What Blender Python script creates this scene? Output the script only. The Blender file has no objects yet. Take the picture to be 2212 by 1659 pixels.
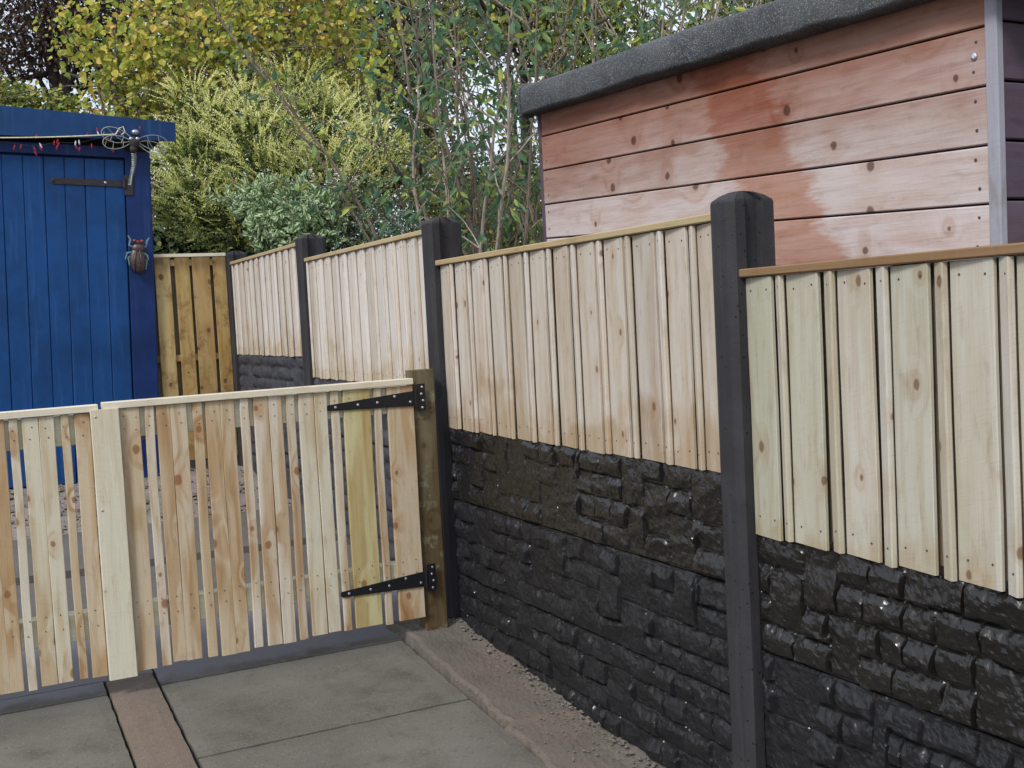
import bpy, math, random
import numpy as np
from mathutils import Vector, Matrix
R_ = math.radians
rng = np.random.default_rng(7); random.seed(7)
sc = bpy.context.scene
EYE = 1.50                                   # eye height above the paving under the camera

# ---------------------------------------------------------------- camera
YAW, PITCH, ROLL, FPX = 0.4634, 0.0614, -0.0514, 2408.4
cy, sy, cp, sp = math.cos(YAW), math.sin(YAW), math.cos(PITCH), math.sin(PITCH)
fw = Vector((sy*cp, cy*cp, -sp)); rt = Vector((cy, -sy, 0)); up = rt.cross(fw)
c_, s_ = math.cos(ROLL), math.sin(ROLL)
rt, up = c_*rt + s_*up, -s_*rt + c_*up
cam = bpy.data.cameras.new('camera'); camo = bpy.data.objects.new('camera', cam); sc.collection.objects.link(camo)
cam.sensor_width = 36; cam.lens = FPX/2212*36; cam.clip_start = .05; cam.clip_end = 3000
camo.matrix_world = Matrix(((rt.x, up.x, -fw.x, 0), (rt.y, up.y, -fw.y, 0), (rt.z, up.z, -fw.z, EYE), (0, 0, 0, 1)))
sc.camera = camo
def at(px, py, d):
    v = fw + rt*((px-1106)/FPX) - up*((py-829.5)/FPX)
    return Vector((v.x*d, v.y*d, v.z*d + EYE))

# ---------------------------------------------------------------- light
SUN_EL, SUN_AZ = R_(44), R_(238)             # sun behind and left of the camera
w = bpy.data.worlds.new('World'); sc.world = w; w.use_nodes = True
nt = w.node_tree; bg = nt.nodes['Background']
sky = nt.nodes.new('ShaderNodeTexSky'); sky.sky_type = 'NISHITA'; sky.sun_disc = False
sky.sun_elevation = SUN_EL; sky.sun_rotation = SUN_AZ; sky.dust_density = 4.0; sky.air_density = 1.2; sky.ozone_density = 1.0
# thin bright overcast: the clear sky seen through a white veil with soft cloud structure
tc = nt.nodes.new('ShaderNodeTexCoord'); cn = nt.nodes.new('ShaderNodeTexNoise'); cn.inputs['Scale'].default_value = 2.2; cn.inputs['Detail'].default_value = 4
cr_ = nt.nodes.new('ShaderNodeMapRange'); cr_.inputs[1].default_value = .3; cr_.inputs[2].default_value = .7; cr_.inputs[3].default_value = .55; cr_.inputs[4].default_value = .9
mxs = nt.nodes.new('ShaderNodeMix'); mxs.data_type = 'RGBA'; mxs.inputs[7].default_value = (8.2, 8.9, 10.2, 1)
nt.links.new(tc.outputs['Generated'], cn.inputs['Vector']); nt.links.new(cn.outputs[0], cr_.inputs[0]); nt.links.new(cr_.outputs[0], mxs.inputs[0])
nt.links.new(sky.outputs[0], mxs.inputs[6]); nt.links.new(mxs.outputs[2], bg.inputs[0]); bg.inputs[1].default_value = 0.12
sun = bpy.data.lights.new('sun', 'SUN'); sun.energy = 2.4; sun.angle = R_(12); sun.color = (1, .98, .94)
so = bpy.data.objects.new('sun', sun); sc.collection.objects.link(so)
sd = Vector((math.sin(SUN_AZ)*math.cos(SUN_EL), math.cos(SUN_AZ)*math.cos(SUN_EL), math.sin(SUN_EL)))
so.rotation_euler = sd.to_track_quat('Z', 'Y').to_euler()
sc.view_settings.view_transform = 'Standard'; sc.view_settings.look = 'None'
sc.view_settings.exposure = 0.12; sc.view_settings.gamma = 1

# ---------------------------------------------------------------- object helpers
def link(o, parent=None):
    sc.collection.objects.link(o)
    if parent is not None: o.parent = parent
    return o
def tag(o, label=None, cat=None, group=None, kind=None):
    for k, v in (('label', label), ('category', cat), ('group', group), ('kind', kind)):
        if v: o[k] = v
    return o
def thing(name, label, cat, loc=(0, 0, 0), group=None, rot=(0, 0, 0)):
    o = bpy.data.objects.new(name, None); o.location = loc; o.rotation_euler = rot; o.empty_display_size = .1
    link(o); return tag(o, label, cat, group)

class MB:
    """collects geometry; every vertex carries gc (across, along, id) and bd (height fraction, r1, r2)"""
    def __init__(s, org=(0, 0, 0)):
        s.v = []; s.f = []; s.gc = []; s.bd = []; s.mi = []; s.n = 0; s.org = Vector(org)
    def add(s, vs, fs, gc=None, bd=None, m=0):
        b = s.n; s.v += [tuple(Vector(p)-s.org) for p in vs]; s.n += len(vs)
        s.f += [tuple(i+b for i in f) for f in fs]; s.mi += [m]*len(fs)
        s.gc += gc if gc is not None else [(p[0], p[2], p[1]) for p in vs]
        s.bd += bd if bd is not None else [(.5, .5, .5)]*len(vs)
    def beam(s, p0, p1, w, t, side, ch=.0015, segs=1, wob=0., rid=None, m=0, taper=1., hflip=False, r1=None):
        """board from p0 to p1 (centre line), w wide along side, t thick; chamfered edges"""
        p0, p1, side = Vector(p0), Vector(p1), Vector(side).normalized()
        ax = (p1-p0); L = ax.length; ax.normalize(); side = (side-ax*side.dot(ax)).normalized(); nrm = ax.cross(side)
        ch = min(ch, w*.3, t*.3)
        pr = [(-w/2+ch, -t/2), (w/2-ch, -t/2), (w/2, -t/2+ch), (w/2, t/2-ch), (w/2-ch, t/2), (-w/2+ch, t/2), (-w/2, t/2-ch), (-w/2, -t/2+ch)]
        rid = random.random()*60 if rid is None else rid
        r1 = random.random() if r1 is None else r1; r2 = random.random()
        vs, gc, bd = [], [], []
        ph = random.random()*6
        for k in range(segs+1):
            q = k/segs; off = wob*math.sin(ph+q*5.)+wob*.5*math.sin(ph*2+q*11)
            sc_ = 1+(taper-1)*q
            for a, b in pr:
                vs.append(p0+ax*(L*q)+side*(a*sc_+off)+nrm*b)
                gc.append((a+.7*b, L*q, rid)); bd.append((q, r1, r2))
        fs = []
        for k in range(segs):
            for i in range(8):
                j = (i+1) % 8; fs.append((k*8+i, k*8+j, (k+1)*8+j, (k+1)*8+i))
        fs.append(tuple(range(7, -1, -1))); fs.append(tuple(segs*8+i for i in range(8)))
        s.add(vs, fs, gc, bd, m)
    def box(s, a, b, m=0, rid=None, along=2):
        a, b = Vector(a), Vector(b); c = (a+b)/2; d = b-a
        e = [Vector((1, 0, 0)), Vector((0, 1, 0)), Vector((0, 0, 1))]
        o1 = (along+1) % 3; o2 = (along+2) % 3
        s.beam(c-e[along]*d[along]/2, c+e[along]*d[along]/2, abs(d[o1]), abs(d[o2]), e[o1], ch=.002, m=m, rid=rid)
    def tube(s, pts, rad, sides=6, m=0, cap=True):
        pts = [Vector(p) for p in pts]; n = len(pts)
        if not hasattr(rad, '__len__'): rad = [rad]*n
        vs = []; rid = random.random()*50; L = 0; gc = []
        prev = None
        for k in range(n):
            d = (pts[min(k+1, n-1)]-pts[max(k-1, 0)]).normalized()
            a = prev if prev is not None else Vector((0, 0, 1)) if abs(d.z) < .9 else Vector((1, 0, 0))
            a = (a-d*a.dot(d)).normalized(); b = d.cross(a); prev = a
            if k: L += (pts[k]-pts[k-1]).length
            for i in range(sides):
                t = 2*math.pi*i/sides; vs.append(pts[k]+(a*math.cos(t)+b*math.sin(t))*rad[k]); gc.append((i*.01, L, rid))
        fs = [(k*sides+i, k*sides+(i+1) % sides, (k+1)*sides+(i+1) % sides, (k+1)*sides+i) for k in range(n-1) for i in range(sides)]
        if cap: fs += [tuple(range(sides-1, -1, -1)), tuple((n-1)*sides+i for i in range(sides))]
        s.add(vs, fs, gc, None, m)
    def ball(s, c, r, m=0, nu=12, nv=8, rotz=0):
        """ellipsoid, r = (rx, ry, rz)"""
        if not hasattr(r, '__len__'): r = (r, r, r)
        c = Vector(c); vs = []
        M = Matrix.Rotation(rotz, 3, 'Y')
        for j in range(nv+1):
            th = math.pi*j/nv
            for i in range(nu):
                ph = 2*math.pi*i/nu
                vs.append(c+M@Vector((r[0]*math.sin(th)*math.cos(ph), r[1]*math.sin(th)*math.sin(ph), r[2]*math.cos(th))))
        fs = [(j*nu+i, (j+1)*nu+i, (j+1)*nu+(i+1) % nu, j*nu+(i+1) % nu) for j in range(nv) for i in range(nu)]
        s.add(vs, fs, None, None, m)
    def disc(s, c, n, r, h=.0015, m=0, sides=8):
        c, n = Vector(c), Vector(n).normalized()
        s.tube([c, c+n*h*.6, c+n*h], [r, r, r*.6], sides, m)
    def build(s, name, mats, parent=None, smooth=False):
        me = bpy.data.meshes.new(name); me.from_pydata(s.v, [], s.f)
        for nm, dat in (('gc', s.gc), ('bd', s.bd)):
            a = me.attributes.new(nm, 'FLOAT_VECTOR', 'POINT'); a.data.foreach_set('vector', np.array(dat, dtype=np.float32).ravel())
        for m in (mats if isinstance(mats, (list, tuple)) else [mats]): me.materials.append(m)
        me.polygons.foreach_set('material_index', s.mi)
        if smooth: me.polygons.foreach_set('use_smooth', [True]*len(me.polygons))
        me.update(); o = bpy.data.objects.new(name, me)
        if parent is None: o.location = s.org
        return link(o, parent)

def npmesh(name, V, F, mats, parent=None, attrs=None, smooth=False, loc=(0, 0, 0)):
    """fast mesh from numpy arrays, F of constant face size"""
    me = bpy.data.meshes.new(name); V = np.asarray(V, np.float32); F = np.asarray(F, np.int32); k = F.shape[1]
    me.vertices.add(len(V)); me.vertices.foreach_set('co', V.ravel())
    me.loops.add(F.size); me.loops.foreach_set('vertex_index', F.ravel())
    me.polygons.add(len(F)); me.polygons.foreach_set('loop_start', np.arange(0, F.size, k, dtype=np.int32))
    me.update(calc_edges=True)
    for nm, dat in (attrs or {}).items():
        a = me.attributes.new(nm, 'FLOAT_VECTOR', 'POINT'); a.data.foreach_set('vector', np.asarray(dat, np.float32).ravel())
    for m in (mats if isinstance(mats, (list, tuple)) else [mats]): me.materials.append(m)
    me.polygons.foreach_set('use_smooth', np.full(len(F), smooth))
    o = bpy.data.objects.new(name, me); o.location = loc
    return link(o, parent)

# ---------------------------------------------------------------- node helpers
class NG:
    def __init__(s, name):
        s.m = bpy.data.materials.new(name); s.m.use_nodes = True; s.t = s.m.node_tree
        s.b = s.t.nodes['Principled BSDF']; s.out = s.t.nodes['Material Output']
    def n(s, ty, **kw):
        nd = s.t.nodes.new(ty)
        for k, v in kw.items(): setattr(nd, k, v)
        return nd
    def put(s, sock, v):
        if isinstance(v, bpy.types.NodeSocket): s.t.links.new(v, sock)
        elif v is not None:
            if sock.type == 'RGBA' and not hasattr(v, '__len__'): v = (v, v, v, 1)
            elif sock.type == 'RGBA' and len(v) == 3: v = (*v, 1)
            sock.default_value = v
    def ma(s, op, a, b=None, c=None, clamp=False):
        nd = s.n('ShaderNodeMath', operation=op); nd.use_clamp = clamp
        s.put(nd.inputs[0], a); s.put(nd.inputs[1], b)
        if c is not None: s.put(nd.inputs[2], c)
        return nd.outputs[0]
    def vec(s, x, y, z):
        nd = s.n('ShaderNodeCombineXYZ')
        for i, v in enumerate((x, y, z)): s.put(nd.inputs[i], v)
        return nd.outputs[0]
    def sep(s, v):
        nd = s.n('ShaderNodeSeparateXYZ'); s.put(nd.inputs[0], v); return nd.outputs
    def noise(s, v, scale=1., det=3., rough=.5, dist=0., col=False):
        nd = s.n('ShaderNodeTexNoise'); s.put(nd.inputs['Vector'], v); s.put(nd.inputs['Scale'], scale)
        nd.inputs['Detail'].default_value = det; nd.inputs['Roughness'].default_value = rough; nd.inputs['Distortion'].default_value = dist
        return nd.outputs[1 if col else 0]
    def sm(s, v, lo, hi):
        nd = s.n('ShaderNodeMapRange', interpolation_type='SMOOTHSTEP'); s.put(nd.inputs[0], v)
        s.put(nd.inputs[1], lo); s.put(nd.inputs[2], hi); nd.inputs[3].default_value = 0; nd.inputs[4].default_value = 1
        return nd.outputs[0]
    def mix(s, f, a, b, mode='MIX'):
        nd = s.n('ShaderNodeMix', data_type='RGBA', blend_type=mode); s.put(nd.inputs[0], f); s.put(nd.inputs[6], a); s.put(nd.inputs[7], b)
        return nd.outputs[2]
    def ramp(s, f, stops):
        nd = s.n('ShaderNodeValToRGB'); s.put(nd.inputs[0], f); e = nd.color_ramp.elements
        while len(e) < len(stops): e.new(.5)
        for el, (p, c) in zip(e, stops): el.position = p; el.color = (*c, 1)
        return nd.outputs[0]
    def attr(s, nm): return s.n('ShaderNodeAttribute', attribute_name=nm).outputs['Vector']
    def obj(s): return s.n('ShaderNodeTexCoord').outputs['Object']
    def geo(s): return s.n('ShaderNodeNewGeometry').outputs['Position']
    def bump(s, h, strength=.3, dist=.002):
        nd = s.n('ShaderNodeBump'); nd.inputs['Strength'].default_value = strength; nd.inputs['Distance'].default_value = dist
        s.put(nd.inputs['Height'], h); s.put(s.b.inputs['Normal'], nd.outputs[0])
    def fin(s, col, rough=.8, spec=.3, **kw):
        s.put(s.b.inputs['Base Color'], col); s.put(s.b.inputs['Roughness'], rough); s.b.inputs['Specular IOR Level'].default_value = spec
        for k, v in kw.items(): s.put(s.b.inputs[k], v)
        return s.m

def wood(name, pal, knots=.5, kr=.010, kcol=(.13, .055, .022), kd=3.2, ring=.3, stain=(.40, .24, .085), st_lo=0., st_amt=.0,
         green=0., rough=.78, ringcol=None, extra=None, kact=.5, ups=9., blot=.25, spec=.25, swirl=5.5, warm=(.80, .70, .55), heart=.25, hcol=(.80, .68, .50)):
    g = NG(name); u, v, i = g.sep(g.attr('gc')); h, r1, r2 = g.sep(g.attr('bd'))
    low = g.noise(g.vec(g.ma('MULTIPLY', u, 7), g.ma('MULTIPLY', v, 1.1), i), 1, 2, .5)
    # knots
    us = g.ma('MULTIPLY_ADD', u, ups, g.ma('MULTIPLY', i, 3.17)); vs = g.ma('MULTIPLY_ADD', v, kd, g.ma('MULTIPLY', i, 1.31))
    vo = g.n('ShaderNodeTexVoronoi', voronoi_dimensions='2D'); g.put(vo.inputs['Vector'], g.vec(us, vs, 0)); vo.inputs['Scale'].default_value = 1
    px, py, _ = g.sep(vo.outputs['Position']); cr = g.sep(vo.outputs['Color'])
    du = g.ma('DIVIDE', g.ma('SUBTRACT', us, px), ups); dv = g.ma('DIVIDE', g.ma('SUBTRACT', vs, py), kd*1.35)
    d = g.ma('SQRT', g.ma('ADD', g.ma('MULTIPLY', du, du), g.ma('MULTIPLY', dv, dv)))
    d = g.ma('MULTIPLY_ADD', g.noise(g.vec(g.ma('MULTIPLY', u, 90), g.ma('MULTIPLY', v, 60), i), 1, 2), kr*.5, d)
    act = g.ma('GREATER_THAN', cr[0], kact)
    rad = g.ma('MULTIPLY_ADD', cr[1], kr, kr*.75)
    kn = g.ma('MULTIPLY', g.sm(g.ma('DIVIDE', d, rad), 1.05, .65), act)
    halo = g.ma('MULTIPLY', g.sm(g.ma('DIVIDE', d, rad), 4.5, .6), act)
    # growth rings and fibres
    rc = g.ma('ADD', g.ma('MULTIPLY', u, 26), g.ma('ADD', g.ma('MULTIPLY', low, swirl), g.ma('MULTIPLY', halo, 1.6)))
    wv = g.ma('SINE', g.ma('MULTIPLY', rc, 4.4))
    rg = g.ma('MULTIPLY', g.sm(wv, -.2, 1.), g.sm(g.noise(g.vec(g.ma('MULTIPLY', u, 18), g.ma('MULTIPLY', v, .9), g.ma('ADD', i, 9)), 1, 2), .35, .65))
    fib = g.noise(g.vec(g.ma('MULTIPLY', u, 330), g.ma('MULTIPLY', v, 6), i), 1, 4, .65)
    blo = g.noise(g.vec(g.ma('MULTIPLY', u, 22), g.ma('MULTIPLY', v, 2.5), g.ma('ADD', i, 4)), 1, 3, .55)
    c = g.ramp(r1, pal)
    rcol = ringcol or (.74, .62, .48)
    c = g.mix(g.ma('MULTIPLY', rg, ring), c, g.mix(1, c, rcol, 'MULTIPLY'))
    c = g.mix(g.ma('MULTIPLY', g.sm(blo, .45, .72), blot), c, g.mix(1, c, warm, 'MULTIPLY'))
    c = g.mix(g.ma('MULTIPLY', g.sm(fib, .42, .75), .32), c, g.mix(1, c, (.60, .54, .47), 'MULTIPLY'))
    hw = g.noise(g.vec(g.ma('MULTIPLY_ADD', u, 11, g.ma('MULTIPLY', halo, .5)), g.ma('MULTIPLY', v, 1.0), g.ma('ADD', i, 51)), 1, 2, .4)
    hm = g.ma('MULTIPLY', g.sm(hw, .52, .60), g.ma('MULTIPLY_ADD', g.noise(g.vec(g.ma('MULTIPLY', u, 60), g.ma('MULTIPLY', v, 2), i), 1, 3), .8, .5), clamp=True)
    c = g.mix(g.ma('MULTIPLY', hm, heart), c, g.mix(1, c, hcol, 'MULTIPLY'))
    saw = g.noise(g.vec(g.ma('MULTIPLY', u, 25), g.ma('MULTIPLY_ADD', u, 90, g.ma('MULTIPLY', v, 330)), i), 1, 3, .6)
    c = g.mix(g.ma('MULTIPLY', g.sm(saw, .5, .75), .22), c, g.mix(1, c, (.66, .62, .56), 'MULTIPLY'))
    dk = g.noise(g.vec(g.ma('MULTIPLY', u, 40), g.ma('MULTIPLY', v, 9), g.ma('ADD', i, 31)), 1, 4, .65)
    c = g.mix(g.ma('MULTIPLY', g.sm(dk, .52, .76), .5), c, g.mix(1, c, (.62, .54, .44), 'MULTIPLY'))
    if green:
        gn = g.noise(g.vec(g.ma('MULTIPLY', u, 12), g.ma('MULTIPLY', v, 1.6), g.ma('ADD', i, 14)), 1, 3)
        c = g.mix(g.ma('MULTIPLY', g.sm(gn, .45, .7), green), c, (.30, .31, .19))
    if st_amt:
        P = g.obj(); _, oy, oz = g.sep(P)
        ns = g.noise(P, 3.2, 4, .6, .6)
        ns2 = g.noise(g.vec(g.ma('MULTIPLY', u, 14), g.ma('MULTIPLY', v, 4), i), 1, 3)
        lv = g.ma('ADD', g.ma('MULTIPLY', g.ma('SUBTRACT', ns, .5), 1.15), g.ma('MULTIPLY', g.ma('SUBTRACT', ns2, .5), .5))
        k = g.sm(g.ma('SUBTRACT', lv, g.ma('SUBTRACT', h, st_lo)), -.12, .12)
        k = g.ma('MULTIPLY', k, g.sm(h, .75, .3))
        c = g.mix(g.ma('MULTIPLY', k, st_amt), c, g.mix(1, c, stain, 'MULTIPLY'))
    c = g.mix(g.ma('MULTIPLY', halo, .35*knots), c, g.mix(1, c, (.72, .45, .24), 'MULTIPLY'))
    c = g.mix(g.ma('MULTIPLY', kn, knots), c, kcol)
    if extra: c = extra(g, c)
    g.bump(g.ma('ADD', g.ma('ADD', g.ma('MULTIPLY', fib, .6), g.ma('MULTIPLY', rg, .3)), g.ma('MULTIPLY', saw, .5)), .45, .0018)
    return g.fin(c, rough, spec)

# ---------------------------------------------------------------- materials
M = {}
pale = [(0, (.43, .385, .345)), (.25, (.56, .52, .485)), (.5, (.47, .42, .36)), (.75, (.58, .54, .50)), (1, (.40, .36, .30))]
M['fence'] = wood('pale_timber', pale, knots=.75, kr=.008, st_lo=.16, st_amt=.75, green=.14, kact=.5, stain=(.74, .62, .45), blot=.5, heart=.4, hcol=(.82, .73, .60))
greeny = [(0, (.42, .385, .31)), (.3, (.49, .46, .40)), (.55, (.36, .36, .26)), (.8, (.50, .475, .43)), (1, (.43, .385, .33))]
M['fence_near'] = wood('greenish_timber', greeny, knots=.75, kr=.009, st_lo=.02, st_amt=.45, green=.30, kact=.45, stain=(.72, .52, .3))
white_t = [(0, (.52, .48, .44)), (.5, (.64, .605, .57)), (1, (.47, .43, .37))]
M['fence_far'] = wood('bleached_timber', white_t, knots=.6, kr=.007, st_lo=.14, st_amt=.6, green=.1, kact=.6, stain=(.76, .64, .44), hcol=(.82, .74, .62), heart=.35)
M['cap'] = wood('capping_timber', [(0, (.38, .30, .17)), (1, (.45, .36, .22))], knots=.6, kr=.006, ring=.5, kact=.7, blot=.5)
M['cap_brown'] = wood('brown_capping_timber', [(0, (.24, .155, .085)), (1, (.28, .18, .10))], knots=.6, kr=.006, ring=.5, kact=.7, blot=.5)
gatep = [(0, (.50, .43, .33)), (.25, (.58, .53, .44)), (.5, (.50, .40, .27)), (.75, (.58, .54, .44)), (1, (.50, .46, .24))]
M['gate'] = wood('new_pine', gatep, knots=.8, kr=.012, kcol=(.22, .09, .03), ring=.6, ringcol=(.70, .53, .33), st_lo=-.12, st_amt=.6, kact=.45, blot=.6, stain=(.66, .42, .2), warm=(.78, .64, .46), heart=.7, hcol=(.74, .56, .37), swirl=7)
M['gate_cap'] = wood('new_pine_capping', [(0, (.62, .57, .45)), (1, (.66, .61, .49))], knots=.5, kr=.006, kact=.7)
M['gate_closing'] = wood('clean_pine_board', [(0, (.60, .57, .45)), (1, (.63, .59, .47))], knots=.6, kr=.006, ring=.3, kact=.35, blot=.1)
M['rail'] = wood('green_treated_rail', [(0, (.62, .62, .48)), (1, (.66, .67, .53))], knots=.4, green=.3)
def lichen(g, c):
    P = g.obj(); n = g.noise(P, 9, 5, .7); c = g.mix(g.ma('MULTIPLY', g.sm(n, .54, .66), .55), c, (.25, .27, .19)); n2 = g.noise(P, 14, 4, .7)
    return g.mix(g.ma('MULTIPLY', g.sm(n2, .56, .68), .6), c, (.05, .042, .028))
M['gpost'] = wood('old_green_timber', [(0, (.125, .10, .06)), (1, (.14, .11, .065))], knots=.7, kr=.008, kcol=(.05, .035, .02), ring=.9, green=.3, blot=.8, kact=.45, extra=lichen, heart=.8)
M['yellow'] = wood('yellow_stained_timber', [(0, (.36, .25, .10)), (.35, (.46, .35, .16)), (.7, (.30, .19, .08)), (1, (.50, .40, .20))], knots=.8, kr=.012, kcol=(.10, .06, .03), ring=.5, st_lo=.2, st_amt=.5, blot=.6, kact=.55)
def mottle(g, c):
    P = g.obj(); n = g.noise(P, 5, 5, .7); c = g.mix(g.ma('MULTIPLY', g.sm(n, .50, .64), .7), c, g.mix(1, c, (.42, .36, .32), 'MULTIPLY'))
    h = g.sep(g.attr('bd'))[0]; e = g.noise(g.vec(g.ma('MULTIPLY', g.sep(P)[0], 9), 0, 3), 1, 3)
    return g.mix(g.ma('MULTIPLY', g.sm(g.ma('ADD', h, g.ma('MULTIPLY', e, .12)), .96, 1.03), .6), c, g.mix(1, c, (.30, .27, .26), 'MULTIPLY'))
M['yellow'] = wood('yellow_stained_timber', [(0, (.36, .25, .10)), (.35, (.46, .35, .16)), (.7, (.30, .19, .08)), (1, (.50, .40, .20))], knots=.8, kr=.014, kcol=(.07, .045, .03), ring=.5, st_lo=.2, st_amt=.5, blot=.8, kact=.5, extra=mottle)
M['back'] = wood('rear_boards', [(0, (.26, .21, .15)), (1, (.30, .25, .18))], knots=.3)

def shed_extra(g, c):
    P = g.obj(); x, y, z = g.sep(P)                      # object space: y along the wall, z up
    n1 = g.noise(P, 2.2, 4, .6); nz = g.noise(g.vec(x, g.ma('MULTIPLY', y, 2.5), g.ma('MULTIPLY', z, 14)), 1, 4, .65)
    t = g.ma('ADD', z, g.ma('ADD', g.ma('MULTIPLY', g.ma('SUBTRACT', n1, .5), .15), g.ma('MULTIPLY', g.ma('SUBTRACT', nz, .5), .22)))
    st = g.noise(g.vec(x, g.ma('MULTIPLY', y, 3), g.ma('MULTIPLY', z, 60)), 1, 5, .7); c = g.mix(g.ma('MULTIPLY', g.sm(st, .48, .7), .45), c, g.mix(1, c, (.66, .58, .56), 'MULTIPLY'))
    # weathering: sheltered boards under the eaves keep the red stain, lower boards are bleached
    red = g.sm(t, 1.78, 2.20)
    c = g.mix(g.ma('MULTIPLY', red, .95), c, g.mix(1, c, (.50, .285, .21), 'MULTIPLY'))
    # irregular patch of darker red stain that has not bleached
    yc = g.ma('MULTIPLY_ADD', g.ma('SUBTRACT', z, 2.0), .55, .86)
    dd = g.ma('ABSOLUTE', g.ma('SUBTRACT', y, yc))
    dd = g.ma('ADD', dd, g.ma('MULTIPLY', g.ma('SUBTRACT', g.noise(g.vec(0, g.ma('MULTIPLY', y, 3.5), g.ma('MULTIPLY', z, 9)), 1, 3, .6), .5), .30))
    dd = g.ma('ADD', dd, g.ma('MULTIPLY', g.ma('SUBTRACT', g.noise(g.vec(0, g.ma('MULTIPLY', y, 9), g.ma('MULTIPLY', z, 90)), 1, 3, .6), .5), .16))
    pm = g.ma('MULTIPLY', g.sm(dd, .20, .12), g.sm(g.noise(P, 5, 4, .65), .18, .42))
    c = g.mix(g.ma('MULTIPLY', pm, .8), c, g.mix(1, c, (.74, .44, .32), 'MULTIPLY'))
    return c
shedp = [(0, (.50, .435, .415)), (.5, (.57, .51, .505)), (1, (.48, .415, .395))]
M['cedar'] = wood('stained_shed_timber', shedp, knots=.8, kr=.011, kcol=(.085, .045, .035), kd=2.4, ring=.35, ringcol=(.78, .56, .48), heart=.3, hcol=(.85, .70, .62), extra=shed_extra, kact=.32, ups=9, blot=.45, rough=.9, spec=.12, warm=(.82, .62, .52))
M['shed_dark'] = wood('dark_purple_timber', [(0, (.085, .06, .085)), (1, (.11, .078, .105))], knots=.5, kcol=(.03, .02, .03), ring=.3, ringcol=(.6, .5, .6))
M['trim'] = wood('grey_weathered_trim', [(0, (.27, .27, .31)), (1, (.31, .31, .36))], knots=.7, kr=.006, kcol=(.08, .08, .12), ring=.3, ringcol=(.6, .62, .75), kact=.5)

def concrete_dark(name, col, rough, nz=.3, spec=.3):
    g = NG(name); P = g.geo(); n = g.noise(P, 4, 5, .6); f = g.noise(P, 220, 3, .6); s2 = g.noise(P, 35, 3, .6)
    c = g.mix(g.sm(n, .35, .7), col, [k*1.45 for k in col])
    c = g.mix(g.ma('MULTIPLY', g.sm(f, .62, .75), nz), c, [k*2.6 for k in col])
    c = g.mix(g.ma('MULTIPLY', g.sm(s2, .6, .75), .35), c, [k*.55 for k in col])
    vo = g.n('ShaderNodeTexVoronoi'); g.put(vo.inputs['Vector'], P); vo.inputs['Scale'].default_value = 38; pin = g.sm(vo.outputs['Distance'], .10, .16)
    x, y, z = g.sep(P); run = g.noise(g.vec(g.ma('MULTIPLY', x, 45), g.ma('MULTIPLY', y, 45), g.ma('MULTIPLY', z, 3)), 1, 4, .65)
    c = g.mix(g.ma('MULTIPLY', g.sm(run, .52, .7), .45), c, [k*2.0 for k in col]); c = g.mix(pin, [k*.4 for k in col], c)
    g.bump(g.ma('ADD', g.ma('ADD', f, g.ma('MULTIPLY', s2, 1.5)), g.ma('MULTIPLY', pin, 1.2)), .5, .0016)
    return g.fin(c, g.ma('MULTIPLY_ADD', n, .25, rough-.1), spec)
M['post'] = concrete_dark('charcoal_painted_concrete', (.024, .023, .026), .64, spec=.3)
def rockmat(name, col, r0, coat):
    g = NG(name); P = g.geo(); n = g.noise(P, 9, 4, .6); f = g.noise(P, 150, 3, .6); m2 = g.noise(P, 45, 3, .6)
    c = g.mix(g.sm(n, .35, .7), col, [k*1.5 for k in col]); c = g.mix(g.ma('MULTIPLY', g.sm(f, .6, .75), .3), c, [k*2.2 for k in col])
    g.bump(g.ma('ADD', g.ma('MULTIPLY', f, .7), m2), .6, .0022)
    return g.fin(c, g.ma('MULTIPLY_ADD', g.noise(P, 14, 3), .35, r0), .22, **{'Coat Weight': coat, 'Coat Roughness': .2})
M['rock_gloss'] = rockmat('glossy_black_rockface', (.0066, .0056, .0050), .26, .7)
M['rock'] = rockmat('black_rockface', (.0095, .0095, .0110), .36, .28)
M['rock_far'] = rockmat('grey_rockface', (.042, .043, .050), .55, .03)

def paint(name, col, rough=.45, wear=(.02, .03, .09), streak=True, spec=.4):
    g = NG(name); P = g.obj(); x, y, z = g.sep(P)
    n = g.noise(P, 3, 5, .65); s1 = g.noise(g.vec(g.ma('MULTIPLY', x, 30), g.ma('MULTIPLY', y, 30), g.ma('MULTIPLY', z, 1.6)), 1, 4, .6); f = g.noise(P, 90, 3)
    c = g.mix(g.sm(n, .35, .7), col, [k*.62 for k in col])
    c = g.mix(g.ma('MULTIPLY', g.sm(s1, .52, .8), .5), c, [min(1, k*1.5+.03) for k in col])
    c = g.mix(g.ma('MULTIPLY', g.sm(f, .66, .72), .5), c, wear)
    g.bump(g.ma('ADD', s1, g.ma('MULTIPLY', f, .4)), .2, .0015)
    return g.fin(c, rough, spec)
M['blue'] = paint('blue_paint_door', (.004, .052, .185), .55, spec=.25)
M['blue2'] = paint('blue_paint_frame', (.005, .026, .12), .5, spec=.25)
M['blue3'] = paint('blue_paint_fascia', (.006, .043, .14), .55, spec=.25)
def plain(name, col, rough=.5, metal=0, spec=.5, nz=.0):
    g = NG(name)
    c = col
    if nz:
        n = g.noise(g.obj(), 60, 4, .6); c = g.mix(g.sm(n, .4, .7), col, [k*(1-nz) for k in col]); g.bump(n, .3, .001)
    return g.fin(c, rough, spec, Metallic=metal)
M['iron'] = plain('black_iron', (.014, .015, .018), .42, .3, nz=.3)
M['rust'] = plain('rusty_dark_iron', (.035, .026, .03), .7, .2, nz=.5)
M['zinc'] = plain('zinc_screw', (.62, .63, .66), .3, .9)
M['nail'] = plain('nail_head', (.07, .065, .06), .6, .4)
M['wire'] = plain('dull_steel_wire', (.34, .37, .33), .45, .4, nz=.3)
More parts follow.
